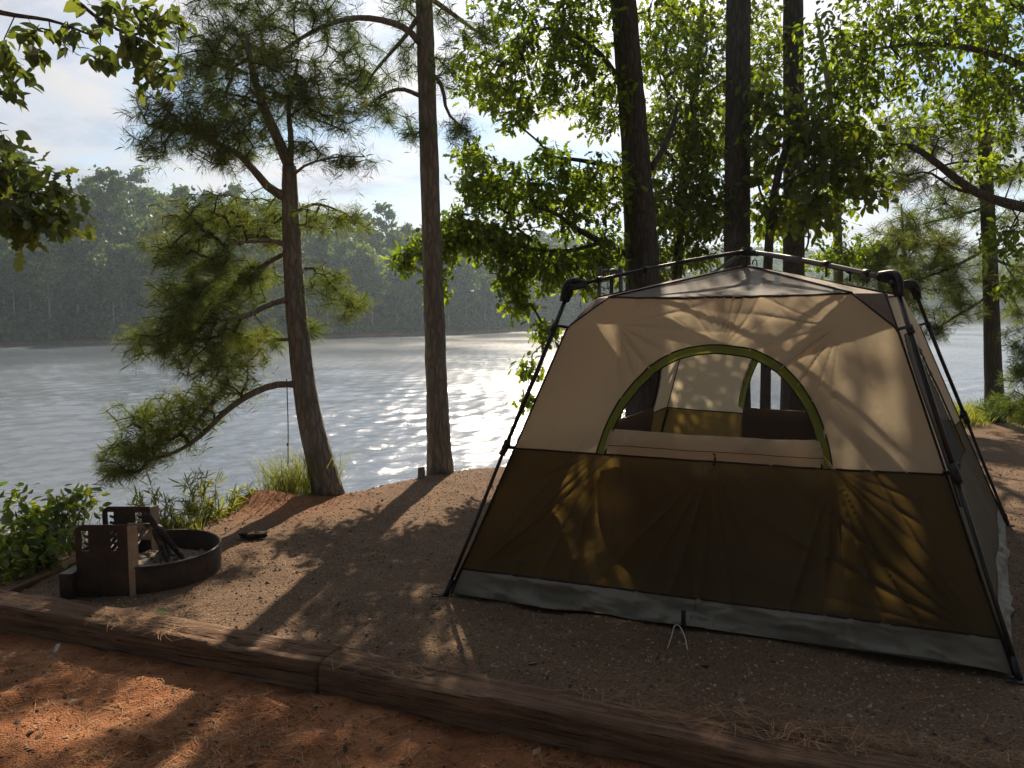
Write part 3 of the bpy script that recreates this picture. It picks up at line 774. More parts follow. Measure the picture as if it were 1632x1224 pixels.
# poles
HUBC = APEX+np.array((0, 0, .095))
for i in range(4):
    a, b = TF[i]+np.array((0, 0, .0)), TH[i]; d = nrm(b-a); f = .48
    mid = a+(b-a)*f
    mb = MB(); mb.tube(np.array([a, a+(mid-a)*.5+inward(a, .004), mid]), .0108, 10); mb.tube(np.array([mid, mid+(b-mid)*.5+inward(a, .006), b]), .0132, 10)
    pole = mb.build('corner_pole', M['pole'], tent)
    jb = MB(); jb.tube(np.array([mid-d*.045, mid+d*.05]), .0215, 10); side = nrm(np.cross(d, (0, 0, 1)))
    jb.box(mid+side*.02+d*.03, (.028, .022, .05), bev=.005); jb.box(mid-side*.004+inward(a, .04), (.05, .018, .02), bev=.004); jb.build('pole_joint', M['black'], pole)
    fb = MB(); fb.tube(np.array([a-d*.0+np.array((0, 0, -.02)), a+d*.11]), np.array([.017, .016]), 10); fb.box(a+np.array((0, 0, .006)), (.07, .05, .008), bev=.003)
    fb.tube(spline([a+(-.02, .0, .01), a+(-.05, .02, .014), a+(-.075, .0, .012), a+(-.05, -.02, .01), a+(-.02, 0, .01)], 16), .004, 6); fb.build('pole_foot', M['black'], pole)
    # strap running beside the lower pole to the floor corner
    sb = MB(); s0 = mid+inward(a, .075)+np.array((0, 0, -.03)); s1 = TB[i]+inward(a, .0)+np.array((0, 0, .03)); sb.tube(np.array([s0, s0*.5+s1*.5, s1]), .0075, 6, flat=(1.4, .5)); sb.build('corner_strap', M['black'], tent)
    # clip from the fabric corner
    f2 = PZ/b[2]; q = a*(1-f2)+b*f2
    cb = MB(); cb.tube(np.array([TP[i], TP[i]*.4+q*.6+np.array((0, 0, .012)), q]), .009, 7); cb.tube(np.array([q-d*.022, q+d*.022]), .0195, 9); cb.build('pole_clip', M['black'], tent)
    # elbow hub
    hb = MB(); rdir = nrm(HUBC-b)
    def frame(z):
        z = nrm(z); x = nrm(np.cross(z, (0.3, .1, 1))); y = np.cross(z, x); return np.stack([x, y, z], 1)
    hb.box(b+d*-.02, (.042, .048, .10), frame(d), bev=.010); hb.box(b+d*.018+rdir*.05, (.042, .040, .11), frame(rdir), bev=.010)
    hb.tube(spline([b-d*.07+inward(b, -.012), b+inward(b, -.030)+(0, 0, .01), b+d*.03+inward(b, -.005)+(0, 0, .028), b+rdir*.10+(0, 0, .03)], 10), np.linspace(.018, .016, 10), 8)
    tdir = nrm(np.cross(d, rdir)); hb.tube(np.array([b-tdir*.036, b+tdir*.036]), .014, 8)
    hb.build('elbow_hub', M['black'], tent)
    # roof pole
    s = b+rdir*.09+np.array((0, 0, .022)); k = np.linspace(0, 1, 12)[:, None]; P = s+(HUBC-s)*k; P[:, 2] += 0.012*np.sin(np.pi*k[:, 0])
    rb = MB(); rb.tube(P[:8], .0105, 10); rb.tube(P[6:], .013, 10); rp = rb.build('roof_pole', M['polegrey'] if i == 1 else M['pole'], tent)
    for fr_ in (.12, .42):
        kb = MB()
        pp = P[int(fr_*11)]; foot = pp.copy(); base = b*(1-fr_)+APEX*fr_; foot[2] = min(pp[2]-.03, base[2]-.01)
        kb.tube(np.array([pp, pp*.5+foot*.5, foot]), .009, 7, flat=(1.3, .7)); kb.tube(np.array([pp-rdir*.02, pp+rdir*.02]), .019, 9)
        kb.build('roof_clip', M['black'], rp)
cb = MB(); cb.tube(np.array([HUBC+(0, 0, -.03), HUBC+(0, 0, .025)]), np.array([.04, .034]), 14)
for i in range(4):
    rd = nrm(TH[i]-HUBC); cb.box(HUBC+rd*.05, (.034, .034, .08), np.stack([nrm(np.cross(rd, (0, 0, 1))), np.cross(rd, nrm(np.cross(rd, (0, 0, 1)))), rd], 1), bev=.006)
cb.tube(np.array([HUBC+(0, 0, -.03), APEX+(0, 0, .0)]), .006, 6); cb.tube(spline([APEX+(.03, -.02, .01), APEX+(.035, -.025, .035), APEX+(.05, -.035, .035), APEX+(.055, -.04, .0)], 8), .004, 6)
cb.build('centre_hub', M['black'], tent)

# ------------------------------------------------------------------ fire ring with its grill
RC = np.array((-2.235, 4.86, 0)); RR = .405
ring = thing('fire_ring', 'low round rusted steel fire ring with black grill side plates and ashes', 'fire ring', tuple(RC+(0, 0, ground_at(*RC[:2]))))
def ringband(mb, r0, r1, z0, z1, n=90, mi=0):
    a = np.linspace(0, 2*np.pi, n, endpoint=False); c, s = np.cos(a), np.sin(a); wob = 1+.006*np.sin(a*3+1)
    L = [(r1, z0), (r1+.002, (z0+z1)/2), (r1, z1-.004), (r1-.003, z1), (r0+.003, z1), (r0, z1-.004), (r0, z0)]
    V = np.array([np.stack([RC[0]+r*wob*c, RC[1]+r*wob*s, np.full(n, z)+.004*np.sin(a*2)], -1) for r, z in L]); m = len(L)
    i = np.arange(m-1)[:, None]*n; j = np.arange(n)[None]; j2 = (j+1) % n
    mb.add(V, np.stack([i+j, i+j2, i+n+j2, i+n+j], -1).reshape(-1, 4), mi)
mb = MB(); ringband(mb, RR-.008, RR, -.04, .165); ringband(mb, RR-.012, RR+.004, .152, .166)
mb.build('steel_band', M['rust'], ring)
# ashes
mb = MB(); n = 70; X, Y = np.meshgrid(np.linspace(-1, 1, n), np.linspace(-1, 1, n)); q = np.maximum(np.abs(X), np.abs(Y)); l = np.maximum(np.hypot(X, Y), 1e-6)
X2, Y2 = X*q/l*(RR-.009), Y*q/l*(RR-.009); rr = np.hypot(X2, Y2)/RR
Z = .075*np.exp(-((X2-.02)**2+(Y2-.02)**2)/.05)+.022*fbm(X2*16, Y2*16, 31, 4)+.018*fbm(X2*40, Y2*40, 33, 2)+.028
mb.add(np.stack([RC[0]+X2, RC[1]+Y2, Z], -1), grid_faces(n, n)); mb.build('ash_bed', M['ash'], ring)
def plate(y, x0, x1, z0, z1, flange=True):
    """side plate: rounded outer corner, notched slots, bent flange on the ring side"""
    th = .006; w = x1-x0; r = .05
    def slot(cx, z_lo, z_hi):
        return cx-.019, cx+.019, z_lo, z_hi
    # the plate as bars around two notched slots (outline pieces butted end to end)
    mb = MB(); ax, ay = np.array((1., 0, 0)), np.array((0, 0, 1.))
    zs0, zs1 = z1-.150, z1-.036; a0, a1 = .034, .074; b0, b1 = w-.095, w-.055
    def bar(p): mb.prism(np.array(p), (x0, y, 0), ax, ay, th)
    corner = [(0+r-r*math.cos(q), z1-r+r*math.sin(q)) for q in np.linspace(0, math.pi/2, 8)]
    bar([(0, zs1)]+corner+[(w, z1), (w, zs1)][:2] if z1-r >= zs1 else [(0, zs0), (a0, zs0), (a0, zs1), (w, zs1), (w, z1)]+corner[::-1])
    bar([(a1, zs0), (b0, zs0), (b0, zs1), (a1, zs1)]); bar([(b1, zs0), (w, zs0), (w, zs1), (b1, zs1)])
    bar([(0, z0), (w, z0), (w, zs0), (0, zs0)])
    for s0, s1 in ((a0, a1), (b0, b1)):       # teeth of the slots, curling up
        for k in range(2):
            zz = zs0+.030+k*.040
            bar([(s1, zz), (s1, zz+.018), (s0+.017, zz+.024), (s0+.012, zz+.016), (s0+.018, zz+.008)])
    return mb
for (y, x0, x1, z1) in ((4.44, -2.465, -2.172, .415), (5.13, -2.665, -2.355, .352)):
    pl = plate(y, x0, x1, -.03, z1).build('side_plate', M['rust'], ring, smooth=False)
    mb = MB(); mb.prism([(0, 0), (.05, 0), (.062, z1-.06), (.055, z1-.02), (.0, z1-.012)] if y < 5 else [(0, .06), (.055, .06), (.06, z1+.0), (0, z1-.004)], (x1+.004, y-.003, 0), (.55, .83, 0), (0, 0, 1), .006)
    mb.build('flange', M['rust_sunlit'], pl, smooth=False)
mb = MB(); mb.box((-2.505, 4.47, .062), (.075, .16, .17), bev=.006); mb.box((-2.53, 4.80, .04), (.012, .50, .10), bev=.003); mb.build('grill_bracket', M['rust'], ring, smooth=False)
# swing-over grate and its looped handle
mb = MB(); gz = .205
for k in range(8): mb.tube(np.array([(-2.445+k*.036, 4.46, gz+.0), (-2.60+k*.036, 5.11, gz+.015)]), .006, 6)
mb.tube(np.array([(-2.45, 4.47, gz), (-2.18, 4.47, gz)]), .008, 6); mb.tube(np.array([(-2.62, 5.10, gz+.015), (-2.32, 5.10, gz+.015)]), .008, 6)
gr = mb.build('cooking_grate', M['rust'], ring)
hz = [(-2.34, 5.06, .235), (-2.335, 5.03, .262), (-2.27, 5.0, .268), (-2.215, 4.98, .252), (-2.185, 4.96, .20), (-2.15, 4.92, .12), (-2.10, 4.88, .05)]
mb = MB(); mb.tube(spline(hz, 24), .016, 8, flat=(1, .35)); mb.build('grate_handle', M['rust'], gr)
mb = MB(); mb.box((-2.40, 5.085, .20), (.16, .008, .11), bev=.002); mb.build('back_plate', M['rust_sunlit'], ring, smooth=False)
# charred sticks leaning in the ring
def stick(name, label, p0, p1, r, seed, mat):
    rng = np.random.default_rng(seed); n = 14; k = np.linspace(0, 1, n)[:, None]; P = np.asarray(p0)+(np.asarray(p1)-np.asarray(p0))*k
    P = P+np.cumsum(rng.normal(0, .0022, (n, 3)), 0); R = r*(1+.16*rng.normal(0, 1, n)); R[0] *= .8; R[-1] *= .7
    mb = MB(); mb.tube(P-P[0], R, 9); o = mb.build(name, mat, None, origin=(0, 0, 0)); o.location = P[0]; return tag(o, label, 'firewood', 'charred sticks in the fire ring')
stick('firewood', 'longest charred stick leaning on the grill, its black tip highest', (-1.985, 4.80, .075), (-2.33, 5.02, .33), .019, 1, M['char'])
stick('firewood', 'short grey brown stick leaning just below the longest charred stick', (-2.045, 4.72, .07), (-2.245, 4.95, .235), .016, 2, M['char'])
stick('firewood', 'thin pale burnt stick lying lowest in the ashes under the others', (-2.12, 4.66, .06), (-2.22, 4.97, .13), .012, 3, M['wood'])
rng = np.random.default_rng(5)
mb = MB()
def lump(mb, c, r, rng, sub=1):
    v = nrm(np.array([(a, b, d) for a in (-1, 0, 1) for b in (-1, 0, 1) for d in (-1, 0, 1) if (a, b, d) != (0, 0, 0)], float))
    # convex quad sphere from a 6x10 grid
    nu, nv = 10, 7; u = np.linspace(0, 2*np.pi, nu, endpoint=False); w = np.linspace(.12, np.pi-.12, nv)
    U, Wv = np.meshgrid(u, w); D = np.stack([np.cos(U)*np.sin(Wv), np.sin(U)*np.sin(Wv), np.cos(Wv)], -1)
    rad = 1+.30*rng.normal(0, 1, D.shape[:2]+(1,))*.6; V = np.asarray(c)+D*rad*np.asarray(r)
    i = np.arange(nv-1)[:, None]*nu; j = np.arange(nu)[None]; j2 = (j+1) % nu
    mb.add(V, [np.stack([i+j, i+nu+j, i+nu+j2, i+j2], -1).reshape(-1, 4), np.arange(nu)[None], (np.arange(nu)+(nv-1)*nu)[None, ::-1]])
for k in range(110):
    a, q = rng.uniform(0, 6.283), RR*.93*math.sqrt(rng.random()); x, y = RC[0]+q*math.cos(a), RC[1]+q*math.sin(a); s = rng.uniform(.006, .022)
    h = .075*math.exp(-((x-RC[0]-.02)**2+(y-RC[1]-.02)**2)/.05)+.03
    lump(mb, (x, y, h+s*.3), (s*1.3, s, s*.7), rng)
tag(mb.build('charcoal', M['ash'], ring, smooth=False), kind='stuff')

# ------------------------------------------------------------------ timbers edging the pad
def timber(name, label, A, B, wid, hgt, top, seed):
    """weathered squared log, uneven, checked along the grain; A-B is its top front edge"""
    A = np.asarray(A, float); B = np.asarray(B, float); L = np.linalg.norm(B-A); d = (B-A)/L; nrmv = np.array((-d[1], d[0], 0))
    n = int(L/.02); k = np.linspace(0, L, n); prof = []
    nc = 44; per = 2*(wid+hgt); qs = np.linspace(0, per, nc, endpoint=False)
    for q in qs:
        if q < wid: prof.append((q, hgt/2))
        elif q < wid+hgt: prof.append((wid, hgt/2-(q-wid)))
        elif q < 2*wid+hgt: prof.append((wid-(q-wid-hgt), -hgt/2))
        else: prof.append((0, -hgt/2+(q-2*wid-hgt)))
    prof = np.array(prof); ctr = np.array((wid/2, 0)); hw = np.array((wid/2, hgt/2)); nl = (prof-ctr)/hw
    p8 = np.power(np.sum(np.abs(nl)**22, 1), 1/22)[:, None]; prof = ctr+nl/p8*hw       # rounded edges
    K, Q = np.meshgrid(k, np.arange(nc), indexing='ij'); S = qs[None]+0*K
    dis = .016*fbm(K*2.0+seed, S*3, seed, 3)+.010*fbm(K*4.0, S*42, seed+4, 3)-.030*np.maximum(0, fbm(K*.9, S*34, seed+9, 2)-.16)*2
    dis = dis-.05*np.maximum(0, fbm(K*3.1, S*7, seed+20, 3)-.30)
    out = nrm(prof-ctr)
    pp = prof[None]+out[None]*dis[..., None]
    V = k[:, None, None]*np.array((1., 0, 0))+pp[..., :1]*np.array((0, 1., 0))+pp[..., 1:]*np.array((0, 0, 1.))
    i = np.arange(n-1)[:, None]*nc; j = np.arange(nc)[None]; j2 = (j+1) % nc
    mb = MB(); mb.add(V, [np.stack([i+j, i+j2, i+nc+j2, i+nc+j], -1).reshape(-1, 4), np.arange(nc)[None, ::-1], (np.arange(nc)+(n-1)*nc)[None]])
    o = mb.build(name, M['wood'], smooth=True); o.location = A+np.array((0, 0, top-hgt/2)); o.rotation_euler = (0, 0, math.atan2(d[1], d[0])); o.rotation_euler.y = -math.asin(d[2])
    return tag(o, label, 'timber', 'timbers edging the campsite pad')
TA, TB_, TD = at(-40, 958, .045), at(505, 1056, .045), at(1345, 1228, .045)
dd = nrm(TB_-TA)
timber('landscape_timber', 'weathered red brown timber in front of the fire ring, its top in sun', TA-dd*.6, TB_, .21, .26, .0, 3)
dd2 = nrm(TD-TB_)
timber('landscape_timber', 'cracked brown timber running into the shade in front of the tent', TB_+dd2*.012, TD+dd2*.9, .20, .26, -.004, 8)
timber('landscape_timber', 'thin half buried timber behind the grill along the weedy edge', at(8, 945, .02), at(140, 885, .02), .10, .16, -.0, 14)

# ------------------------------------------------------------------ small things on the ground
def flat_leaf(name, label, c, L, Wd, rz, mat, cat='leaf'):
    n = 9; u = np.linspace(0, 1, n); w = Wd/2*np.sin(np.pi*u**.85)**.8; V = []
    for a in (-1, -.5, 0, .5, 1): V.append(np.stack([(u-.5)*L, w*a, .010*(abs(a))*np.sin(np.pi*u)+.006*np.sin(u*4)+.002], -1))
    mb = MB(); mb.add(np.array(V), grid_faces(n, 5)); o = mb.build(name, mat); o.location = c; o.rotation_euler = (0.15, 0, rz); return tag(o, label, cat)
flat_leaf('fallen_leaf', 'pale green fallen leaf lying on the sunlit timber', at(258, 977, .055), .085, .045, .1, M['greenleaf'])
c = at(405, 857, .0); mb = MB(); rg = np.random.default_rng(3); lump(mb, (0, 0, .0), (.105, .06, .022), rg); o = mb.build('flat_stone', M['char']); o.location = c+(0, 0, .022); tag(o, 'flat dark half buried stone on the ground beside the fire ring', 'stone')
c = at(91, 1046, -.11); mb = MB(); mb.prism([(-.012, -.02), (.008, -.022), (.014, .018), (-.006, .022)], (0, 0, .014), (1, .2, .3), (0, .6, .8), .003); o = mb.build('litter_scrap', M['white_cord'], smooth=False); o.location = (c[0], c[1], ground_at(c[0], c[1])+.004); tag(o, 'tiny white scrap of litter on the red clay', 'litter')
c = at(671, 757, .02); mb = MB(); mb.tube(np.array([(0, 0, -.08), (.004, 0, .02), (0, .004, .075)]), np.array([.04, .036, .033]), 9); o = mb.build('tree_stump', M['pine_bark'], smooth=False); o.location = c; tag(o, 'small cut stub standing beside the straight pine at the shore', 'stump')
# arched steel post behind the tent
g0 = at(972, 470, d=7.9); zt = at(972, 432, d=7.9)[2]; gz = ground_at(g0[0], g0[1])-.02
ps = thing('lantern_post', 'grey tubular post with an arched top standing behind the tent', 'post', (g0[0], g0[1], gz))
wd = .105; pts = [(-wd, gz), (-wd, zt-.12), (-wd+.02, zt-.04), (-wd+.06, zt), (wd-.06, zt), (wd-.02, zt-.04), (wd, zt-.12), (wd, gz)]
mb = MB(); mb.tube(spline([(g0[0]+a, g0[1], b) for a, b in pts], 60), .021, 10); mb.build('frame', M['polegrey'], ps)
mb = MB(); mb.tube(np.array([(g0[0]+.015, g0[1], gz), (g0[0]+.015, g0[1], zt-.02)]), .019, 8); mb.build('centre_bar', M['pole'], ps)
# ------------------------------------------------------------------ trees and plants near the camera
def grow(nodes, par, targets, rng, step=.16, arc=.10, reach=None):
    """join every target to the nearest point of the growing branch system"""
    N = [np.asarray(nodes, float)]; parent = list(par); allN = np.asarray(nodes, float)
    d0 = np.array([np.min(np.sum((allN-p)**2, 1)) for p in targets]); order = np.argsort(d0)
    cap = len(allN)+len(targets)*14; buf = np.zeros((cap, 3)); buf[:len(allN)] = allN; n = len(allN); tips = []
    for ti in order:
        p = targets[ti]; D = np.sqrt(np.sum((buf[:n]-p)**2, 1)); q = int(np.argmin(D)); L = D[q]
        m = int(np.clip(round(L/step), 1, 13)); a = buf[q].copy(); prev = q
        mid = rng.normal(0, .06, 3)*L+np.array((0, 0, arc*L*rng.uniform(-.2, 1)))
        for k in range(1, m+1):
            f = k/m; pos = a+(p-a)*f+mid*4*f*(1-f)*.5+(rng.normal(0, .008, 3) if k < m else 0)
            if n >= cap: break
            buf[n] = pos; parent.append(prev); prev = n; n += 1
        tips.append(prev)
    return buf[:n], np.array(parent), np.array(tips)
def twig_mesh(mb, nodes, parent, n0, tips, r_tip, power, mi, rmax=.03):
    n = len(nodes); cnt = np.zeros(n); np.add.at(cnt, tips, 1)
    for i in range(n-1, n0-1, -1): cnt[parent[i]] += cnt[i]
    r = np.minimum(r_tip*np.maximum(cnt, 1)**power, rmax)
    idx = np.arange(n0, n); a = nodes[parent[idx]]; b = nodes[idx]; ra = np.minimum(r[parent[idx]], r[idx]*1.7); rb = r[idx]
    d = nrm(b-a); x = nrm(np.cross(d, np.array((.31, .17, .93)))); y = np.cross(d, x); m = 4
    ang = np.linspace(0, 2*np.pi, m, endpoint=False)
    ring_ = lambda c, rr: c[:, None]+rr[:, None, None]*(x[:, None]*np.cos(ang)[None, :, None]+y[:, None]*np.sin(ang)[None, :, None])
    V = np.concatenate([ring_(a, ra), ring_(b, rb)], 1); k = len(idx)
    base = (np.arange(k)*2*m)[:, None, None]; j = np.arange(m); j2 = (j+1) % m
    F = base+np.stack([j, j2, j2+m, j+m], -1)[None]; mb.add(V, F.reshape(-1, 4), mi)
    return cnt
def needles(mb, P, D, rng, per=40, L=.13, w=.0026, mi=0, spread=(.35, 1.45)):
    n = len(P); P = np.repeat(P, per, 0); D = np.repeat(D, per, 0); k = len(P)
    base = P-D*rng.uniform(0, .11, k)[:, None]
    x = nrm(np.cross(D, rng.normal(0, 1, (k, 3)))); th = rng.uniform(*spread, k)[:, None]
    d = nrm(D*np.cos(th)+x*np.sin(th)+np.array((0, 0, -.10))); ln = (L*rng.uniform(.65, 1.12, k))[:, None]
    s = nrm(np.cross(d, rng.normal(0, 1, (k, 3))))*(w/2)
    mid = base+d*ln*.55; tip = base+d*ln+np.array((0, 0, -.02))*ln/L
    V = np.stack([base-s*.7, base+s*.7, mid+s, tip, mid-s], 1)
    mb.add(V, np.arange(k*5).reshape(k, 5), mi)
OAK = [(0, .015), (.12, .05), (.24, .20), (.36, .10), (.50, .27), (.62, .13), (.76, .25), (.88, .10), (1, .01)]
OVAL = [(0, .01), (.15, .12), (.38, .235), (.62, .22), (.84, .10), (1, .005)]
BROAD = [(0, .01), (.14, .16), (.36, .28), (.6, .27), (.82, .15), (1, .01)]
def leaves(mb, P, D, rng, shape, L, per, rad, mi=0, droop=.55, fold=.25, up=1.0):
    n = len(P); P = np.repeat(P, per, 0); D = np.repeat(D, per, 0); k = len(P)
    base = P+rng.normal(0, rad, (k, 3))*np.array((1, 1, .75))
    d = nrm(D*.5+nrm(rng.normal(0, 1, (k, 3)))*1.0+np.array((0, 0, -droop)))
    nn = nrm(np.array((0, 0, up))+rng.normal(0, .55, (k, 3))); s = nrm(np.cross(d, nn)); nn = np.cross(s, d)
    ln = (L*rng.uniform(.55, 1.2, k))[:, None]; rows = len(shape); V = np.zeros((k, rows, 3, 3)); curl = rng.uniform(-.02, .22, k)[:, None]
    for r, (t, w) in enumerate(shape):
        c = base+d*ln*t-nn*ln*curl*t*t; a = rng.uniform(.9, 1.1)
        V[:, r, 1] = c; V[:, r, 0] = c+s*ln*w*a+nn*ln*w*fold; V[:, r, 2] = c-s*ln*w/a+nn*ln*w*fold
    i = np.arange(rows-1)[:, None]*3; F = np.concatenate([np.stack([i+0, i+1, i+4, i+3], -1).reshape(-1, 4), np.stack([i+1, i+2, i+5, i+4], -1).reshape(-1, 4)])
    mb.add(V.reshape(-1, 3), (np.arange(k)[:, None, None]*rows*3+F[None]).reshape(-1, 4), mi)
def clump_points(clumps, rng, dens=1.0, soft=False):
    P = []
    for (u, v, d, ru, rv, rd, n) in clumps:
        c = at(u, v, d=d); n = max(2, int(round(n*dens))); q = nrm(rng.normal(0, 1, (n, 3)))*((rng.random(n)**.62*1.22) if soft else (rng.random(n)**.42))[:, None]
        P.append(c+q*np.array((ru/F_PX*d, rd, rv/F_PX*d)))
    return np.vstack(P)
def px(pts): return np.array([at(u, v, d=d) for u, v, d in pts])
def trunk_tube(mb, P, R, n, sides, rng, rough=.05, flare=0.0):
    P = spline(P, n); f = np.linspace(0, len(R)-1, n); R = np.interp(f, np.arange(len(R)), R)
    if flare: R = R*(1+flare*np.exp(-np.linspace(0, 1, n)*n/2.6))
    T = nrm(np.gradient(P, axis=0)); a = nrm(np.cross(T, np.array((0.02, 1., 0.1)))); b = np.cross(T, a); ang = np.linspace(0, 2*np.pi, sides, endpoint=False)
    rad = R[:, None]*(1+rough*rng.normal(0, 1, (1, sides))*.8+rough*rng.normal(0, 1, (n, sides))*.45)
    V = P[:, None]+rad[..., None]*(a[:, None]*np.cos(ang)[None, :, None]+b[:, None]*np.sin(ang)[None, :, None])
    i = np.arange(n-1)[:, None]*sides; j = np.arange(sides)[None]; j2 = (j+1) % sides
    mb.add(V, [np.stack([i+j, i+j2, i+sides+j2, i+sides+j], -1).reshape(-1, 4), (np.arange(sides)+(n-1)*sides)[None], np.arange(sides)[None, ::-1]])
    return P
def make_tree(name, label, trunks, limbs, clumps, kind, seed, bark='pine_bark', group=None, dens=1.0, extra=None, cat='tree', **kw):
    """trunks and limbs: (points, radii); clumps: where the foliage hangs"""
    rng = np.random.default_rng(seed); base = np.asarray(trunks[0][0][0], float)
    root = thing(name, label, cat, tuple(base), group); sk = []
    for pts, R in trunks:
        mb = MB(); n = max(16, int(sum(np.linalg.norm(np.diff(pts, axis=0), axis=1))/.22)); P = trunk_tube(mb, pts, R, n, 22, rng, .045, kw.get('flare', .18)); mb.build('trunk', M[bark], root); sk.append(P[len(P)//5:])
    for pts, R in limbs:
        mb = MB(); n = max(8, int(sum(np.linalg.norm(np.diff(pts, axis=0), axis=1))/.10)); P = trunk_tube(mb, pts, R, n, 9, rng, .05); mb.build('branch', M[bark], root); sk.append(P); sk.append(P)
    nodes = np.vstack(sk); tg = clump_points(clumps, rng, dens, kind == 'pine')
    if extra is not None: tg = np.vstack([tg, extra])
    nd, par, tips = grow(nodes, np.zeros(len(nodes), int), tg, rng, step=kw.get('step', .16))
    mb = MB(); twig_mesh(mb, nd, par, len(nodes), tips, kw.get('r_tip', .0026), .42, 1)
    P = nd[tips]; D = nrm(nd[tips]-nd[par[tips]]+np.array((0, 0, 1e-4)))
    if kind == 'pine':
        D = nrm(D+np.array((0, 0, .2))+rng.normal(0, .35, D.shape)); needles(mb, P, D, rng, kw.get('per', 40), kw.get('L', .13), kw.get('w', .0026))
        # second whorl a little back along the shoot
        back = P-D*.14; needles(mb, back, D, rng, kw.get('per', 40)//3, kw.get('L', .13), kw.get('w', .0026), spread=(.8, 1.6))
    else:
        leaves(mb, P, D, rng, kw.get('shape', OAK), kw.get('L', .135), kw.get('per', 8), kw.get('rad', .10), droop=kw.get('droop', .55))
    mb.build('crown', [M[kw.get('leaf', 'needle')], M['twig']], root, smooth=False)
    return root
def up(pts, *more):
    """a trunk: measured points, then straight on to the given heights"""
    P = px(pts); d = nrm(P[-1]-P[-2])
    for z in more: P = np.vstack([P, P[-1]+d*(z-P[-1][2])/d[2]])
    return P
def canopy(c, r, n, rng): 
    q = nrm(rng.normal(0, 1, (n, 3)))*(rng.random(n)**.4)[:, None]; return np.asarray(c)+q*np.asarray(r)

# pine leaning over the water
tA = px([(526, 796, 6.98), (508, 725, 7.0), (490, 645, 7.02), (479, 560, 7.05), (471, 480, 7.08), (466, 400, 7.1), (463, 330, 7.12), (461, 265, 7.14)])
tA2 = np.vstack([tA[-1:], px([(440, 215, 7.15), (418, 165, 7.2), (402, 112, 7.25), (392, 50, 7.3)])])
tA3 = np.vstack([tA[-1:], px([(464, 225, 7.2), (460, 170, 7.3), (470, 120, 7.35)])])
make_tree('pine_tree', 'leaning pine with low boughs over the water at the shore, rope beneath it', [(tA, [.115, .105, .098, .090, .085, .078, .07, .058])],
  [(tA2, [.050, .042, .032, .022]), (tA3, [.034, .028, .02, .012]),
   (px([(463, 318, 7.12), (430, 300, 7.1), (402, 268, 7.05), (372, 240, 7.0), (330, 222, 6.95)]), [.045, .040, .032, .024, .014]),
   (px([(478, 613, 7.0), (440, 613, 6.95), (400, 628, 6.9), (360, 655, 6.85), (325, 690, 6.8), (285, 718, 6.75), (235, 735, 6.7)]), [.030, .030, .027, .024, .020, .015, .008]),
   (px([(466, 475, 7.05), (430, 485, 6.95), (392, 504, 6.85), (340, 512, 6.75)]), [.026, .024, .018, .010]),
   (px([(463, 398, 7.1), (440, 384, 7.0), (400, 385, 6.9), (360, 390, 6.8)]), [.024, .022, .015, .009]),
   (px([(462, 400, 7.1), (425, 420, 7.2), (385, 445, 7.3), (330, 470, 7.4)]), [.022, .02, .014, .008]),
   (px([(470, 540, 7.05), (440, 542, 7.2), (400, 545, 7.3)]), [.02, .017, .01]),
   (px([(470, 430, 7.1), (505, 428, 7.2), (545, 445, 7.3)]), [.016, .012, .008]),
   (px([(466, 340, 7.1), (505, 325, 7.2), (550, 340, 7.3)]), [.016, .012, .008]),
   (px([(462, 285, 7.1), (490, 262, 7.05), (540, 250, 7.0), (580, 250, 6.95)]), [.014, .011, .008, .005])],
  [(205, 722, 6.75, 45, 28, .30, 34), (186, 752, 6.7, 24, 14, .18, 12), (250, 692, 6.8, 55, 38, .4, 48), (300, 652, 6.9, 52, 42, .4, 46), (228, 655, 6.8, 45, 18, .3, 20), (350, 612, 7.0, 48, 28, .4, 26),
   (255, 548, 6.75, 48, 30, .45, 40), (310, 512, 6.8, 60, 36, .5, 55), (340, 572, 6.95, 70, 32, .5, 52), (400, 548, 7.1, 48, 30, .45, 32), (300, 468, 6.9, 50, 28, .45, 40), (372, 470, 7.2, 50, 30, .5, 36),
   (335, 420, 7.0, 66, 36, .6, 52), (400, 436, 7.2, 40, 26, .4, 22), (302, 352, 6.95, 42, 34, .5, 34), (365, 345, 7.1, 58, 36, .55, 52), (422, 355, 7.3, 28, 34, .4, 20), (280, 395, 6.9, 34, 20, .4, 18),
   (510, 350, 7.25, 46, 24, .45, 20), (558, 352, 7.3, 30, 18, .35, 11), (520, 452, 7.2, 36, 32, .45, 19), (560, 482, 7.25, 32, 28, .4, 15), (498, 520, 7.2, 18, 13, .25, 8),
   (258, 196, 6.95, 46, 36, .45, 42), (238, 236, 6.9, 26, 16, .25, 12), (322, 205, 7.0, 52, 34, .5, 52), (385, 210, 7.15, 50, 36, .55, 50), (350, 255, 7.0, 36, 18, .4, 18), (425, 150, 7.25, 54, 44, .55, 52), (335, 155, 7.2, 55, 34, .5, 46), (485, 155, 7.35, 50, 40, .5, 44), (540, 182, 7.3, 44, 28, .4, 30), (486, 240, 7.2, 40, 16, .35, 16), (560, 255, 6.95, 36, 13, .25, 15), (440, 95, 7.3, 60, 34, .5, 44)],
  'pine', 11, leaf='needle_r', dens=1.9, per=34, L=.118, w=.0024)
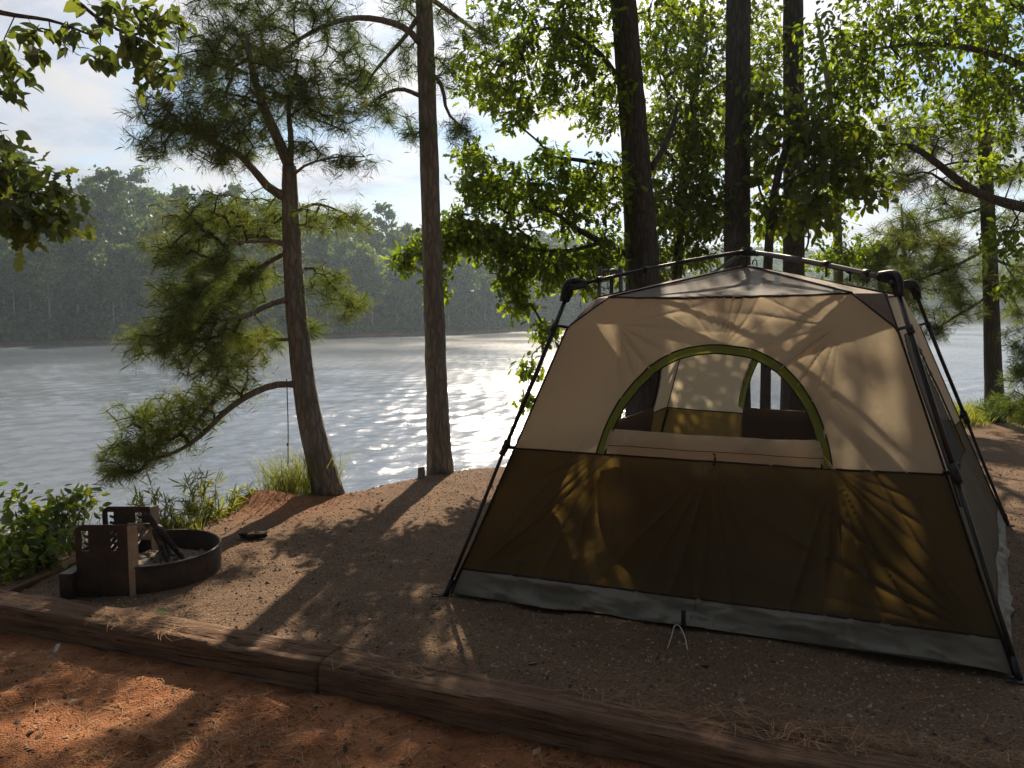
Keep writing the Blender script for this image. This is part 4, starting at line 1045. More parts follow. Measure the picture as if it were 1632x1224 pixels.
# straight pine at the shore
tB = up([(702, 757, 8.05), (697, 640, 8.06), (692, 500, 8.08), (688, 380, 8.1), (684, 250, 8.1), (680, 120, 8.12), (676, 0, 8.14)], 6.5, 8.5, 10.5, 13.5)
rngB = np.random.default_rng(31)
make_tree('pine_tree', 'tall straight pine standing alone on the shore between the leaning pine and the tent', [(tB, [.118, .108, .100, .094, .090, .086, .082, .07, .06, .045, .02])],
  [(px([(672, 72, 8.1), (645, 45, 8.0), (595, 30, 7.9), (545, 32, 7.8), (490, 55, 7.7), (430, 95, 7.6), (395, 118, 7.55)]), [.036, .034, .030, .025, .019, .013, .007]),
   (px([(665, 30, 8.1), (640, 65, 8.2), (600, 110, 8.35), (575, 150, 8.4)]), [.026, .022, .015, .008]),
   (px([(668, 152, 8.1), (640, 142, 8.0), (612, 150, 7.9), (585, 170, 7.85)]), [.024, .020, .014, .008]),
   (px([(688, 115, 8.1), (705, 140, 8.0), (714, 180, 7.95), (745, 210, 7.9)]), [.022, .020, .015, .008]),
   (px([(690, 0, 8.1), (725, 25, 8.0), (752, 45, 7.95), (788, 68, 7.9)]), [.026, .022, .016, .008]),
   (px([(672, -60, 8.1), (600, -90, 8.0), (500, -70, 7.9), (400, -50, 7.8)]), [.04, .032, .022, .01]),
   (px([(670, -140, 8.1), (760, -190, 8.3), (850, -200, 8.5)]), [.04, .03, .014])],
  [(340, 62, 7.6, 54, 46, .5, 66), (415, 40, 7.7, 66, 44, .6, 70), (320, 110, 7.5, 40, 30, .4, 36), (500, 20, 7.8, 56, 34, .5, 46), (560, 72, 8.1, 34, 40, .4, 26), (585, 122, 8.3, 44, 36, .4, 36), (605, 170, 7.9, 34, 26, .4, 24), (540, 118, 8.2, 36, 30, .4, 24), (640, 10, 8.2, 36, 26, .5, 20),
   (655, 205, 8.0, 16, 22, .2, 12), (735, 205, 7.9, 28, 22, .3, 14), (715, 105, 8.0, 22, 40, .3, 14), (770, 55, 7.9, 34, 26, .4, 16), (700, 30, 8.2, 26, 26, .4, 12), (640, 90, 8.2, 30, 30, .3, 16), (350, -20, 7.8, 90, 40, .6, 60), (500, -70, 7.9, 120, 40, .7, 70)],
  'pine', 12, leaf='needle', dens=1.7, per=34, L=.12, w=.0025, extra=np.vstack([canopy((-.9, 8.2, 8.8), (2.0, 1.9, 1.6), 190, rngB), canopy((-.9, 8.3, 12.2), (2.6, 2.2, 1.6), 230, rngB), canopy((-2.0, 7.8, 6.6), (1.5, 1.2, .5), 60, rngB)]))  # upper crown above the frame, added to deepen the shade

# double trunked oak behind the tent
c1 = up([(1034, 610, 9.4), (1030, 480, 9.42), (1022, 350, 9.45), (1012, 220, 9.5), (1002, 100, 9.52), (994, 0, 9.55)], 6.5, 8.0, 9.5)
c2 = up([(1016, 610, 9.75), (1013, 480, 9.76), (1009, 350, 9.78), (1003, 220, 9.8), (997, 110, 9.85)], 5.6, 7.0, 8.6)
c1[0, 2] = ground_at(c1[0, 0], c1[0, 1])-.05; c2[0, 2] = ground_at(c2[0, 0], c2[0, 1])-.05
rngC = np.random.default_rng(33)
OAKC = [(830, 38, 9.1, 88, 46, .9, 46), (770, 118, 9.0, 55, 52, .7, 34), (868, 130, 9.2, 86, 54, .9, 56), (930, 55, 9.4, 56, 56, .8, 40), (958, 165, 9.5, 40, 56, .7, 32), (822, 180, 9.1, 38, 22, .5, 14),
   (768, 290, 8.9, 42, 44, .6, 34), (752, 240, 8.9, 24, 22, .4, 9), (822, 312, 9.0, 56, 44, .7, 42), (900, 322, 9.2, 56, 52, .7, 46), (960, 300, 9.4, 46, 54, .7, 38), (880, 256, 9.2, 56, 18, .5, 14),
   (742, 370, 8.8, 48, 28, .5, 32), (690, 398, 8.8, 46, 28, .5, 30), (648, 412, 8.8, 22, 14, .3, 8), (800, 390, 8.9, 58, 34, .6, 42), (860, 420, 9.0, 56, 42, .7, 42), (830, 478, 8.9, 24, 26, .35, 14), (922, 430, 9.2, 56, 36, .6, 36), (868, 530, 8.9, 26, 22, .3, 9), (848, 585, 8.8, 18, 20, .2, 5), (840, 640, 8.7, 14, 14, .2, 4), (960, 395, 9.5, 36, 46, .6, 28), (698, 452, 8.75, 14, 32, .25, 7), (810, 440, 8.9, 30, 25, .4, 12),
   (900, -70, 9.4, 140, 60, 1.1, 60), (1060, 60, 9.9, 60, 70, .8, 34)]
make_tree('oak_tree', 'double trunked oak with sunlit yellow green leaves just behind the left of the tent', [(c1, [.175, .168, .160, .152, .145, .14, .12, .09, .05]), (c2, [.12, .115, .11, .10, .09, .075, .05, .03])],
  [(px([(998, 272, 9.7), (960, 262, 9.5), (915, 254, 9.3), (862, 249, 9.1)]), [.034, .03, .022, .012]),
   (px([(1012, 412, 9.4), (960, 386, 9.3), (920, 365, 9.1), (885, 340, 9.0), (850, 330, 8.9)]), [.042, .038, .032, .022, .012]),
   (px([(960, 386, 9.3), (900, 400, 9.0), (840, 395, 8.9), (770, 380, 8.8), (700, 395, 8.8)]), [.026, .022, .018, .013, .008]),
   (px([(1038, 268, 9.5), (1058, 235, 9.6), (1072, 200, 9.7), (1080, 165, 9.8)]), [.040, .035, .028, .018]),
   (px([(985, 125, 9.5), (960, 90, 9.4), (925, 62, 9.3), (880, 45, 9.2), (845, 52, 9.1)]), [.036, .032, .026, .02, .012]),
   (px([(1000, 40, 9.6), (930, -60, 9.4), (830, -90, 9.2)]), [.04, .03, .012])],
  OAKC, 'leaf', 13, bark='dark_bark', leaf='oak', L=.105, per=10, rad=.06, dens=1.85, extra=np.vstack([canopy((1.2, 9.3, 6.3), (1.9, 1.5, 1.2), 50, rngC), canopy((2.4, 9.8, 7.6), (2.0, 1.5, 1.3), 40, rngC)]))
# the two dark straight trunks behind the tent
def base_down(P): P[0, 2] = ground_at(P[0, 0], P[0, 1])-.05; return P
rngD = np.random.default_rng(35)
d1 = base_down(up([(1174, 610, 10.5), (1174, 390, 10.5), (1175, 200, 10.5), (1176, 0, 10.5)], 7, 9.5, 12, 15.5))
make_tree('pine_tree', 'thick dark straight trunk rising behind the peak of the tent', [(d1, [.165, .155, .148, .14, .125, .10, .08, .03])],
  [(d1[-3]+np.array([(0, 0, 0), (.7, -.5, .3), (1.5, -.9, .4)]), [.05, .035, .012]), (d1[-3]+np.array([(0, 0, .8), (-.8, -.3, 1.2), (-1.7, -.6, 1.5)]), [.05, .035, .012])],
  [(1140, -120, 10.3, 40, 20, .4, 6)], 'pine', 14, bark='dark_bark', leaf='needle', extra=np.vstack([canopy((2.9, 10.2, 9.6), (2.4, 2.0, 1.9), 90, rngD), canopy((2.6, 10.4, 13.4), (3.2, 2.8, 2.0), 300, rngD)]))  # high crown added above the frame to shade ground behind the camera
e1 = base_down(up([(1264, 610, 11.0), (1264, 420, 11.0), (1264, 200, 11.0), (1263, 0, 11.0)], 7.4, 10, 12.6, 16))
make_tree('pine_tree', 'second dark straight trunk right of the tent peak, a thin vine looping off it', [(e1, [.15, .142, .136, .128, .11, .09, .07, .03])],
  [(e1[-3]+np.array([(0, 0, 0), (.8, -.5, .3), (1.7, -.8, .5)]), [.05, .035, .012]), (px([(1273, 352, 10.95), (1288, 365, 10.9), (1286, 395, 10.9), (1270, 410, 10.92)]), [.014, .014, .012, .009])],
  [(1330, -120, 10.8, 40, 20, .4, 6)], 'pine', 15, bark='dark_bark', leaf='needle', extra=np.vstack([canopy((4.4, 10.6, 9.8), (2.3, 2.0, 2.0), 80, rngD), canopy((5.0, 10.8, 13.8), (3.2, 2.8, 2.0), 300, rngD)]))  # topmost foliage likewise added to keep sun off ground behind the camera
# dark broad-leaved understorey between the trunks
g1 = base_down(up([(1078, 560, 11.4), (1080, 400, 11.4), (1092, 260, 11.35), (1110, 120, 11.3), (1120, 0, 11.3)], 6.5))
make_tree('hardwood_tree', 'slim hardwood with a dense leafy crown filling the gap between oak and thick trunk', [(g1, [.075, .07, .062, .05, .035, .015])],
  [(px([(1090, 280, 11.35), (1060, 240, 11.2), (1030, 210, 11.1)]), [.03, .022, .01]), (px([(1100, 190, 11.3), (1140, 140, 11.2), (1180, 120, 11.2)]), [.03, .02, .01]), (px([(1086, 330, 11.4), (1120, 330, 11.3), (1150, 350, 11.2)]), [.025, .018, .009])],
  [(1090, 232, 11.1, 74, 80, .9, 96), (1112, 118, 11.1, 84, 66, .9, 50), (1060, 330, 11.1, 46, 60, .8, 50), (1128, 338, 11.1, 50, 60, .8, 58), (1210, 90, 11.4, 50, 80, .8, 26), (1060, 40, 11.2, 60, 60, .8, 24), (1150, 20, 11.3, 90, 50, .9, 28), (1040, 420, 11.3, 40, 30, .6, 22), (1105, 410, 11.3, 40, 22, .6, 18)],
  'leaf', 16, bark='dark_bark', leaf='dark_leaf', shape=OAK, L=.115, per=11, rad=.08, dens=2.0)
g2 = base_down(up([(1222, 600, 10.2), (1224, 420, 10.2), (1236, 300, 10.15), (1262, 210, 10.1), (1290, 150, 10.1)], ))
make_tree('hardwood_tree', 'low hardwood with big dark leaves spreading right across the second straight trunk', [(g2, [.06, .054, .046, .036, .02])],
  [(px([(1236, 300, 10.15), (1285, 275, 10.0), (1340, 265, 9.9), (1385, 285, 9.8)]), [.028, .024, .016, .008]), (px([(1262, 210, 10.1), (1300, 190, 10.0), (1350, 195, 9.9)]), [.022, .016, .008]), (px([(1228, 340, 10.2), (1210, 300, 10.2), (1205, 250, 10.2)]), [.02, .015, .008])],
  [(1216, 250, 10.3, 34, 74, .6, 52), (1330, 280, 9.9, 58, 48, .7, 66), (1296, 210, 10.0, 44, 36, .6, 38), (1345, 215, 9.9, 40, 34, .6, 30), (1240, 345, 10.1, 34, 36, .5, 26), (1300, 335, 9.9, 36, 28, .5, 22), (1380, 300, 9.8, 26, 34, .5, 18), (1220, 160, 10.3, 36, 40, .6, 26)],
  'leaf', 17, bark='dark_bark', leaf='dark_leaf', shape=BROAD, L=.14, per=8, rad=.085, dens=.95)

g3 = base_down(px([(1338, 620, 13.2), (1336, 440, 13.2), (1330, 260, 13.2), (1318, 120, 13.2), (1300, 20, 13.2)]))
make_tree('hardwood_tree', 'pale airy hardwood standing farthest back at the shore between second trunk and bare limb', [(g3, [.08, .074, .06, .045, .02])],
  [(px([(1334, 360, 13.2), (1250, 300, 13.1), (1160, 250, 13.0), (1060, 220, 12.9)]), [.04, .032, .022, .008]), (px([(1328, 240, 13.2), (1230, 150, 13.1), (1140, 120, 13.0)]), [.034, .024, .008]), (px([(1332, 300, 13.2), (1390, 250, 13.2), (1430, 200, 13.1)]), [.03, .02, .008])],
  [(1035, 190, 12.9, 36, 90, .7, 46), (1130, 220, 13.0, 52, 96, .8, 70), (1222, 120, 13.1, 50, 80, .8, 56), (1345, 110, 13.2, 60, 80, .8, 60), (1300, 330, 13.1, 60, 50, .7, 50), (1415, 215, 13.2, 46, 60, .7, 40), (1380, 400, 13.0, 50, 30, .6, 34), (1225, 350, 13.1, 36, 46, .6, 30), (1320, 410, 13.0, 40, 26, .6, 26), (1050, 370, 13.0, 36, 50, .6, 30)],
  'leaf', 26, bark='grey_bark', leaf='oak', shape=OAK, L=.115, per=10, rad=.09, dens=1.2)
# hardwood reaching in from the right
r1 = base_down(np.vstack([px([(1745, 640, 9.9), (1735, 480, 9.9), (1722, 340, 9.9), (1712, 180, 9.9), (1708, 20, 9.9)])]))
make_tree('hardwood_tree', 'bright leaved hardwood reaching in from the right edge on a thick crooked limb', [(r1, [.19, .175, .16, .13, .09])],
  [(px([(1722, 348, 9.9), (1640, 332, 9.8), (1572, 314, 9.7), (1528, 288, 9.6), (1490, 258, 9.55), (1452, 234, 9.5), (1402, 230, 9.45)]), [.075, .064, .052, .046, .040, .030, .014]),
   (px([(1560, 308, 9.7), (1520, 300, 9.8), (1480, 275, 10.0), (1440, 280, 10.2)]), [.024, .02, .014, .008]),
   (px([(1712, 150, 9.9), (1640, 110, 9.7), (1560, 80, 9.5), (1470, 70, 9.4), (1380, 80, 9.3)]), [.06, .05, .036, .024, .01]),
   (px([(1710, 60, 9.9), (1640, 20, 9.8), (1560, -20, 9.7), (1450, -20, 9.6)]), [.05, .04, .025, .01])],
  [(1345, 58, 9.3, 60, 52, .8, 40), (1335, 135, 9.3, 50, 44, .7, 30), (1450, 36, 9.4, 80, 44, .9, 54), (1425, 128, 9.4, 66, 48, .8, 38), (1522, 60, 9.6, 74, 56, .9, 58), (1600, 50, 9.8, 60, 66, .9, 58), (1560, 145, 9.6, 70, 40, .8, 44), (1612, 165, 9.8, 40, 60, .8, 34), (1500, 190, 9.6, 50, 34, .7, 22), (1400, 225, 9.4, 36, 24, .5, 14), (1350, 160, 9.4, 36, 40, .5, 14), (1440, -40, 9.5, 150, 40, 1, 50), (1612, 385, 9.7, 36, 34, .5, 22), (1585, 260, 9.8, 50, 34, .6, 22), (1618, 450, 9.6, 22, 34, .4, 10)],
  'leaf', 18, bark='dark_bark', leaf='oak', shape=OVAL, L=.10, per=10, rad=.08, dens=1.3)
# pine on the right shore
f1 = up([(1586, 690, 11.9), (1582, 560, 11.92), (1578, 430, 11.95), (1573, 310, 11.97), (1568, 200, 12.0), (1565, 100, 12.0), (1563, 0, 12.0)], 7.5, 9)
f1[0, 2] = ground_at(f1[0, 0], f1[0, 1])-.06
make_tree('pine_tree', 'slender dark pine standing in the grass on the right shore', [(f1, [.125, .112, .10, .092, .084, .074, .06, .04, .015])],
  [(px([(1576, 395, 11.95), (1530, 420, 11.8), (1480, 440, 11.7), (1420, 455, 11.6)]), [.026, .022, .016, .008]), (px([(1579, 470, 11.95), (1530, 500, 11.9), (1490, 525, 11.85)]), [.024, .018, .009]), (px([(1574, 330, 11.95), (1520, 345, 12.1), (1460, 360, 12.3)]), [.024, .018, .008]),
   (px([(1571, 255, 12), (1510, 262, 11.9), (1450, 290, 11.8)]), [.022, .016, .008]), (px([(1568, 190, 12), (1500, 200, 12.1), (1430, 205, 12.2)]), [.022, .016, .008]), (px([(1577, 410, 11.95), (1620, 425, 12), (1670, 420, 12)]), [.024, .018, .008]), (px([(1572, 290, 12), (1620, 275, 12), (1680, 280, 12)]), [.022, .016, .008])],
  [(1478, 208, 12.1, 78, 22, .8, 46), (1540, 235, 12.0, 46, 24, .6, 28), (1440, 288, 11.8, 62, 26, .7, 42), (1505, 335, 12.1, 56, 24, .7, 38), (1618, 272, 12.0, 46, 26, .7, 30), (1500, 420, 11.8, 62, 34, .7, 52), (1530, 480, 11.9, 52, 32, .6, 42), (1612, 432, 12.0, 42, 46, .7, 38), (1450, 455, 11.7, 46, 28, .6, 34), (1490, 522, 11.85, 32, 15, .4, 14), (1605, 345, 12.0, 40, 30, .6, 22), (1620, 500, 12.0, 26, 30, .4, 14), (1540, 150, 12, 60, 40, .8, 40), (1600, 210, 12, 46, 30, .6, 26), (1450, 240, 12, 60, 20, .6, 24), (1540, 300, 12.2, 44, 18, .5, 20), (1480, 385, 11.9, 50, 18, .6, 20)],
  'pine', 19, bark='dark_bark', leaf='needle_r', L=.19, w=.0042, per=44)
s1 = base_down(px([(1449, 640, 12.8), (1445, 470, 12.8), (1441, 395, 12.8), (1436, 325, 12.8)]))
make_tree('pine_sapling', 'young thin pine just behind the right hub of the tent', [(s1, [.05, .042, .03, .012])], [],
  [(1398, 402, 12.8, 46, 34, .6, 44), (1440, 372, 12.8, 42, 40, .6, 46), (1376, 442, 12.7, 36, 26, .5, 28), (1482, 392, 12.8, 34, 34, .5, 26), (1462, 440, 12.8, 40, 30, .5, 26), (1420, 460, 12.7, 40, 24, .5, 24)], 'pine', 20, leaf='needle_r', L=.19, w=.0042, per=44)
s2 = base_down(px([(1690, 700, 10.9), (1675, 640, 10.9), (1660, 580, 10.9), (1648, 520, 10.9)]))
make_tree('pine_sapling', 'small bushy pine cut off by the right edge above the grass', [(s2, [.045, .036, .026, .01])], [],
  [(1626, 590, 10.8, 24, 34, .4, 24), (1604, 652, 10.7, 26, 22, .4, 18), (1640, 540, 10.9, 28, 30, .4, 20), (1640, 640, 10.8, 34, 34, .5, 26)], 'pine', 22, leaf='needle', L=.18, w=.0045)

# leafy branches reaching in from the left
h1 = base_down(px([(-330, 900, 4.9), (-322, 600, 4.9), (-310, 300, 4.9), (-300, 60, 4.9), (-290, -120, 4.9)]))
make_tree('hickory_tree', 'broad leaved tree off the left edge, its leafy twigs hanging in at the top left', [(h1, [.10, .092, .08, .065, .04])],
  [(px([(-302, 70, 4.9), (-180, 10, 4.75), (-60, 10, 4.65), (20, 24, 4.6), (85, 34, 4.55), (150, 58, 4.5)]), [.034, .028, .019, .012, .008, .005]), (px([(-296, -40, 4.9), (-120, -80, 4.75), (40, -60, 4.6), (120, 0, 4.5), (155, 28, 4.5), (190, 48, 4.45), (235, 66, 4.4)]), [.032, .026, .018, .011, .009, .007, .004]),
   (px([(-310, 300, 4.9), (-180, 220, 4.8), (-60, 190, 4.7), (-10, 150, 4.65)]), [.02, .014, .008, .004])],
  [(48, 48, 4.55, 20, 14, .12, 4), (100, 52, 4.55, 40, 16, .15, 6), (58, 82, 4.5, 14, 10, .1, 3), (170, 18, 4.5, 30, 18, .15, 6), (230, 30, 4.45, 40, 30, .2, 12), (215, 75, 4.4, 40, 24, .2, 13), (250, 112, 4.35, 24, 26, .15, 9), (160, 92, 4.45, 24, 14, .12, 4), (275, 20, 4.4, 14, 20, .12, 3), (10, 78, 4.6, 14, 16, .12, 4), (22, 112, 4.6, 22, 14, .12, 5), (14, 145, 4.6, 14, 8, .1, 3), (4, 215, 4.6, 12, 22, .12, 4), (-40, 120, 4.7, 40, 60, .2, 10)],
  'leaf', 23, dens=1.25, bark='dark_bark', leaf='hickory', shape=BROAD, L=.088, per=5, rad=.03, droop=.8, r_tip=.0018)
h2 = base_down(px([(-150, 980, 4.0), (-140, 700, 4.0), (-120, 480, 4.0), (-90, 330, 4.0)]))
make_tree('sapling', 'green sapling at the left edge in front of the far wooded hill', [(h2, [.035, .03, .022, .012])],
  [(px([(-105, 400, 4.0), (-40, 330, 3.95), (20, 305, 3.9), (70, 310, 3.85)]), [.014, .010, .006, .003]), (px([(-90, 330, 4.0), (-30, 280, 3.95), (10, 290, 3.9)]), [.010, .007, .004])],
  [(28, 278, 3.9, 34, 24, .22, 10), (60, 312, 3.85, 40, 26, .22, 13), (28, 350, 3.9, 44, 26, .25, 13), (85, 345, 3.85, 24, 18, .18, 6), (2, 310, 3.9, 28, 30, .2, 10)],
  'leaf', 24, bark='dark_bark', leaf='hickory', shape=OAK, L=.105, per=7, rad=.055, droop=.7, r_tip=.0018)

# unseen tall hardwoods added round the camera; their crowns block skylight for darker shade
def added_clearing_tree(label, x, y, H, R, seed, over):
    rng = np.random.default_rng(seed); z = ground_at(x, y)-.05; root = thing('hardwood_tree', label, 'tree', (x, y, z), 'unseen tall trees added to block skylight')
    mb = MB(); P = spline([(x, y, z), (x+.1, y, z+H*.4), (x+over[0]*.2, y+over[1]*.2, z+H*.75), (x+over[0]*.3, y+over[1]*.3, z+H)], 24); trunk_tube(mb, P, [.26, .22, .15, .05], 24, 14, rng, .04, .2); mb.build('trunk', M['dark_bark'], root)
    c = np.array((x+over[0], y+over[1], H*.72)); n = 4200; q = nrm(rng.normal(0, 1, (n, 3)))*(rng.random(n)**.4)[:, None]; pts = c+q*np.array((R, R*.9, H*.22))
    for k in range(5):
        a = pts[rng.integers(n)]; b = MB(); b.tube(spline([P[12+k*2], P[12+k*2]*.5+a*.5+(0, 0, .4), a], 8), np.linspace(.09, .02, 8), 7); b.build('branch', M['dark_bark'], root)
    mb = MB(); leaf_cards(mb, pts, q+np.array((0, 0, .6)), .33, rng); mb.build('crown', M['dark_leaf'], root, smooth=False)
added_clearing_tree('unseen tall hardwood added behind the camera on the left to block skylight', -5.5, -3.0, 12, 5.0, 81, (1.2, 1.5))
added_clearing_tree('unseen tall hardwood added behind the camera on the right to block skylight', 5.5, -3.5, 12, 5.2, 82, (-.8, 1.5))
added_clearing_tree('tallest unseen hardwood added straight behind the camera to block skylight', .3, -6.5, 13.5, 5.5, 83, (0, 3.2))
added_clearing_tree('unseen broad hardwood added right of the clearing to block skylight', 8.8, 2.2, 11.5, 4.4, 84, (-.6, -.6))

def added_understorey_tree(label, x, y, H, R, seed):  # unseen low trees added to cut the skylight on camera-facing surfaces
    rng = np.random.default_rng(seed); z = ground_at(x, y)-.05; root = thing('added_understorey_tree', label, 'tree', (x, y, z), 'unseen low trees added to cut low skylight')
    mb = MB(); P = spline([(x, y, z), (x+.1, y, z+H*.5), (x, y+.1, z+H*.9)], 14); trunk_tube(mb, P, [.10, .07, .03], 14, 10, rng, .04, .2); mb.build('trunk', M['dark_bark'], root)
    n = 2600; q = nrm(rng.normal(0, 1, (n, 3)))*(rng.random(n)**.4)[:, None]; pts = np.array((x, y, z+H*.56))+q*np.array((R, R*.8, H*.46))
    mb = MB(); leaf_cards(mb, pts, q+np.array((0, 0, .4)), .24, rng); mb.build('crown', M['dark_leaf'], root, smooth=False)
added_understorey_tree('unseen low tree added behind the camera far to the left to cut skylight', -10.5, -6.5, 6.5, 3.0, 91)
added_understorey_tree('unseen low tree added behind the camera a little to the left to cut skylight', -4.2, -8.8, 7, 3.2, 92)
added_understorey_tree('unseen low tree added behind the camera a little to the right to cut skylight', 2.6, -9.2, 6.6, 3.2, 93)
added_understorey_tree('unseen low tree added behind the camera far to the right to cut skylight', 9.0, -7.0, 7, 3.2, 94)
# ------------------------------------------------------------------ shrubs, weeds, grass
def shrub(name, label, cat, base, clumps, seed, leaf='shrub', shape=BROAD, L=.075, per=6, rad=.05, stems=5, group=None, droop=.3):
    rng = np.random.default_rng(seed); b = np.array((base[0], base[1], ground_at(base[0], base[1])-.03)); root = thing(name, label, cat, tuple(b), group)
    tg = clump_points(clumps, rng); ctr = tg.mean(0); nodes = []
    mb = MB()
    for k in range(stems):
        tip = tg[rng.integers(len(tg))]; P = spline([b+rng.normal(0, .03, 3)*(1, 1, 0), b*.5+tip*.5+rng.normal(0, .04, 3), tip], 8); mb.tube(P, np.linspace(.009, .003, 8), 5); nodes.append(P)
    mb.build('stem', M['twig'], root); nodes = np.vstack(nodes)
    nd, par, tips = grow(nodes, np.zeros(len(nodes), int), tg, rng, step=.09)
    mb = MB(); twig_mesh(mb, nd, par, len(nodes), tips, .0018, .4, 1); P = nd[tips]; D = nrm(nd[tips]-nd[par[tips]]+np.array((0, 0, 1e-4)))
    leaves(mb, P, D, rng, shape, L, per, rad, droop=droop); mb.build('foliage', [M[leaf], M['twig']], root, smooth=False); return root
shrub('shrub', 'leafy green shrub at the left edge beside the lake', 'shrub', (-3.75, 5.25), [(22, 832, 5.2, 46, 30, .3, 26), (4, 800, 5.2, 26, 22, .3, 10), (60, 852, 5.1, 34, 22, .25, 15)], 41)
shrub('shrub', 'small bright shrub just behind the left of the grill, water behind it', 'shrub', (-3.15, 5.6), [(105, 803, 5.6, 34, 20, .25, 20), (95, 828, 5.5, 40, 18, .25, 13), (140, 806, 5.6, 14, 8, .15, 5)], 42)
shrub('vine', 'low yellow green vine creeping beside the left timber', 'vine', (-3.05, 5.0), [(70, 868, 4.95, 30, 16, .2, 18), (40, 882, 4.85, 36, 14, .2, 16), (92, 855, 5.1, 14, 16, .12, 8), (18, 900, 4.75, 20, 8, .15, 7)], 43, leaf='shrub', L=.06)
shrub('vine', 'small patch of green leaves on the ground by the left timber', 'vine', (-2.97, 4.92), [(72, 898, 4.9, 12, 6, .08, 6), (10, 912, 4.7, 14, 6, .1, 5)], 44, L=.05, stems=3)
# tall weeds with feathery stalks
def weed(name, label, base, us, hs, seed, group):
    rng = np.random.default_rng(seed); b = np.array((base[0], base[1], ground_at(base[0], base[1])-.02)); root = thing(name, label, 'weed', tuple(b), group)
    st = MB(); lf = MB()
    for (u, v, d) in us:
        tip = at(u, v, d=d); q = rng.uniform(.6, 1.0); foot = np.array((tip[0]*.55+b[0]*.45+rng.normal(0, .03), d*.55+b[1]*.45, 0)); foot[2] = ground_at(foot[0], foot[1])-.02
        P = spline([foot, foot*.45+tip*.55+rng.normal(0, .02, 3), tip], 12); st.tube(P, np.linspace(.0045, .0014, 12), 4)
        k = 26; f = rng.uniform(.2, 1, k); pos = P[(f*11).astype(int)]; D = nrm(rng.normal(0, 1, (k, 3))*(1, 1, .4)+np.array((0, 0, .75)))
        leaves(lf, pos, D, rng, [(0, .006), (.3, .055), (.7, .05), (1, .004)], .105*hs, 2, .012, droop=-.25)
    st.build('stalk', M['twig'], root); lf.build('foliage', M['weed'], root, smooth=False); return root
weed('tall_weed', 'tall feathery weeds growing straight behind the fire ring', (-2.55, 5.9), [(240, 770, 5.8), (215, 782, 5.8), (262, 790, 5.75), (250, 812, 5.7), (235, 830, 5.6), (275, 812, 5.8), (285, 835, 5.7), (225, 806, 5.7), (268, 846, 5.6), (205, 800, 5.9)], 1.0, 51, 'weeds behind the fire ring')
weed('tall_weed', 'tall thin stalked weeds left of the red earth mound', (-2.35, 6.2), [(312, 748, 6.2), (296, 762, 6.1), (330, 752, 6.2), (345, 762, 6.2), (308, 790, 6.0), (322, 800, 6.0), (300, 815, 5.9), (338, 800, 6.1), (350, 812, 6.1), (290, 800, 5.9)], 1.0, 52, 'weeds behind the fire ring')
weed('tall_weed', 'short weeds growing against the red earth mound', (-2.2, 6.5), [(372, 780, 6.5), (358, 795, 6.4), (366, 806, 6.3), (384, 784, 6.6), (352, 830, 6.2), (400, 790, 6.7), (392, 775, 6.7)], .8, 53, 'weeds behind the fire ring')
def blades(mb, c, rad, n, h, rng, w=.005, lean=.35):
    a = rng.uniform(0, 6.283, n); q = np.sqrt(rng.random(n)); x = c[0]+q*rad[0]*np.cos(a); y = c[1]+q*rad[1]*np.sin(a); z = ground_z(x, y)-.01
    P = np.stack([x, y, z], -1); hh = h*rng.uniform(.45, 1.1, n)[:, None]; d = nrm(np.concatenate([rng.normal(0, lean, (n, 2)), np.ones((n, 1))], 1)); o = nrm(rng.normal(0, 1, (n, 3))*(1, 1, 0)); s = nrm(np.cross(d, rng.normal(0, 1, (n, 3))))*w/2
    p1 = P+d*hh*.5; p2 = P+d*hh*.85+o*hh*.16; p3 = P+d*hh+o*hh*.38-np.array((0, 0, .06))*hh
    V = np.stack([P-s, P+s, p1-s*.9, p1+s*.9, p2-s*.6, p2+s*.6, p3], 1); b = (np.arange(n)*7)[:, None]
    mb.add(V, [np.concatenate([b+np.array([[0, 1, 3, 2]]), b+np.array([[2, 3, 5, 4]])]), b+np.array([[4, 5, 6]])])
def tuft(name, label, c, rad, n, h, seed, group, w=.005):
    rng = np.random.default_rng(seed); mb = MB(); blades(mb, c, rad, n, h, rng, w); z = ground_at(*c)
    return tag(mb.build(name, M['grass'], origin=(c[0], c[1], z), smooth=False), label, 'grass clump', group)
tuft('grass_clump', 'tall pale grass clump against the foot of the leaning pine', (-1.83, 7.05), (.26, .16), 520, .50, 61, 'grass clumps on the shore')
tuft('grass_clump', 'thin pale grass on the bank between the red mound and the leaning pine', (-2.08, 7.05), (.18, .12), 230, .42, 62, 'grass clumps on the shore')
tuft('grass_clump', 'green grass low around the weeds behind the fire ring', (-2.62, 5.75), (.36, .22), 420, .20, 63, 'grass clumps on the shore')
rg = np.random.default_rng(64); mb = MB()
for k in range(46):
    x = rg.uniform(4.4, 9.5); y = np.interp(x, CREST[:, 0], CREST[:, 1])+rg.uniform(-.75, .5); blades(mb, (x, y), (.35, .3), 120, rg.uniform(.22, .42), rg, .010)
tag(mb.build('shore_grass', M['weed'], smooth=False), 'bright green grass along the shore right of the tent', 'grass', None, 'stuff')
rg = np.random.default_rng(65); mb = MB()
for k in range(40):
    x = rg.uniform(-4.6, -2.95); y = np.interp(x, CREST[:, 0], CREST[:, 1])+rg.uniform(-.6, .5); blades(mb, (x, y), (.25, .2), 60, rg.uniform(.12, .26), rg, .006)
tag(mb.build('bank_grass', M['weed'], smooth=False), 'mixed low grass under the shrubs at the left shore', 'grass', None, 'stuff')

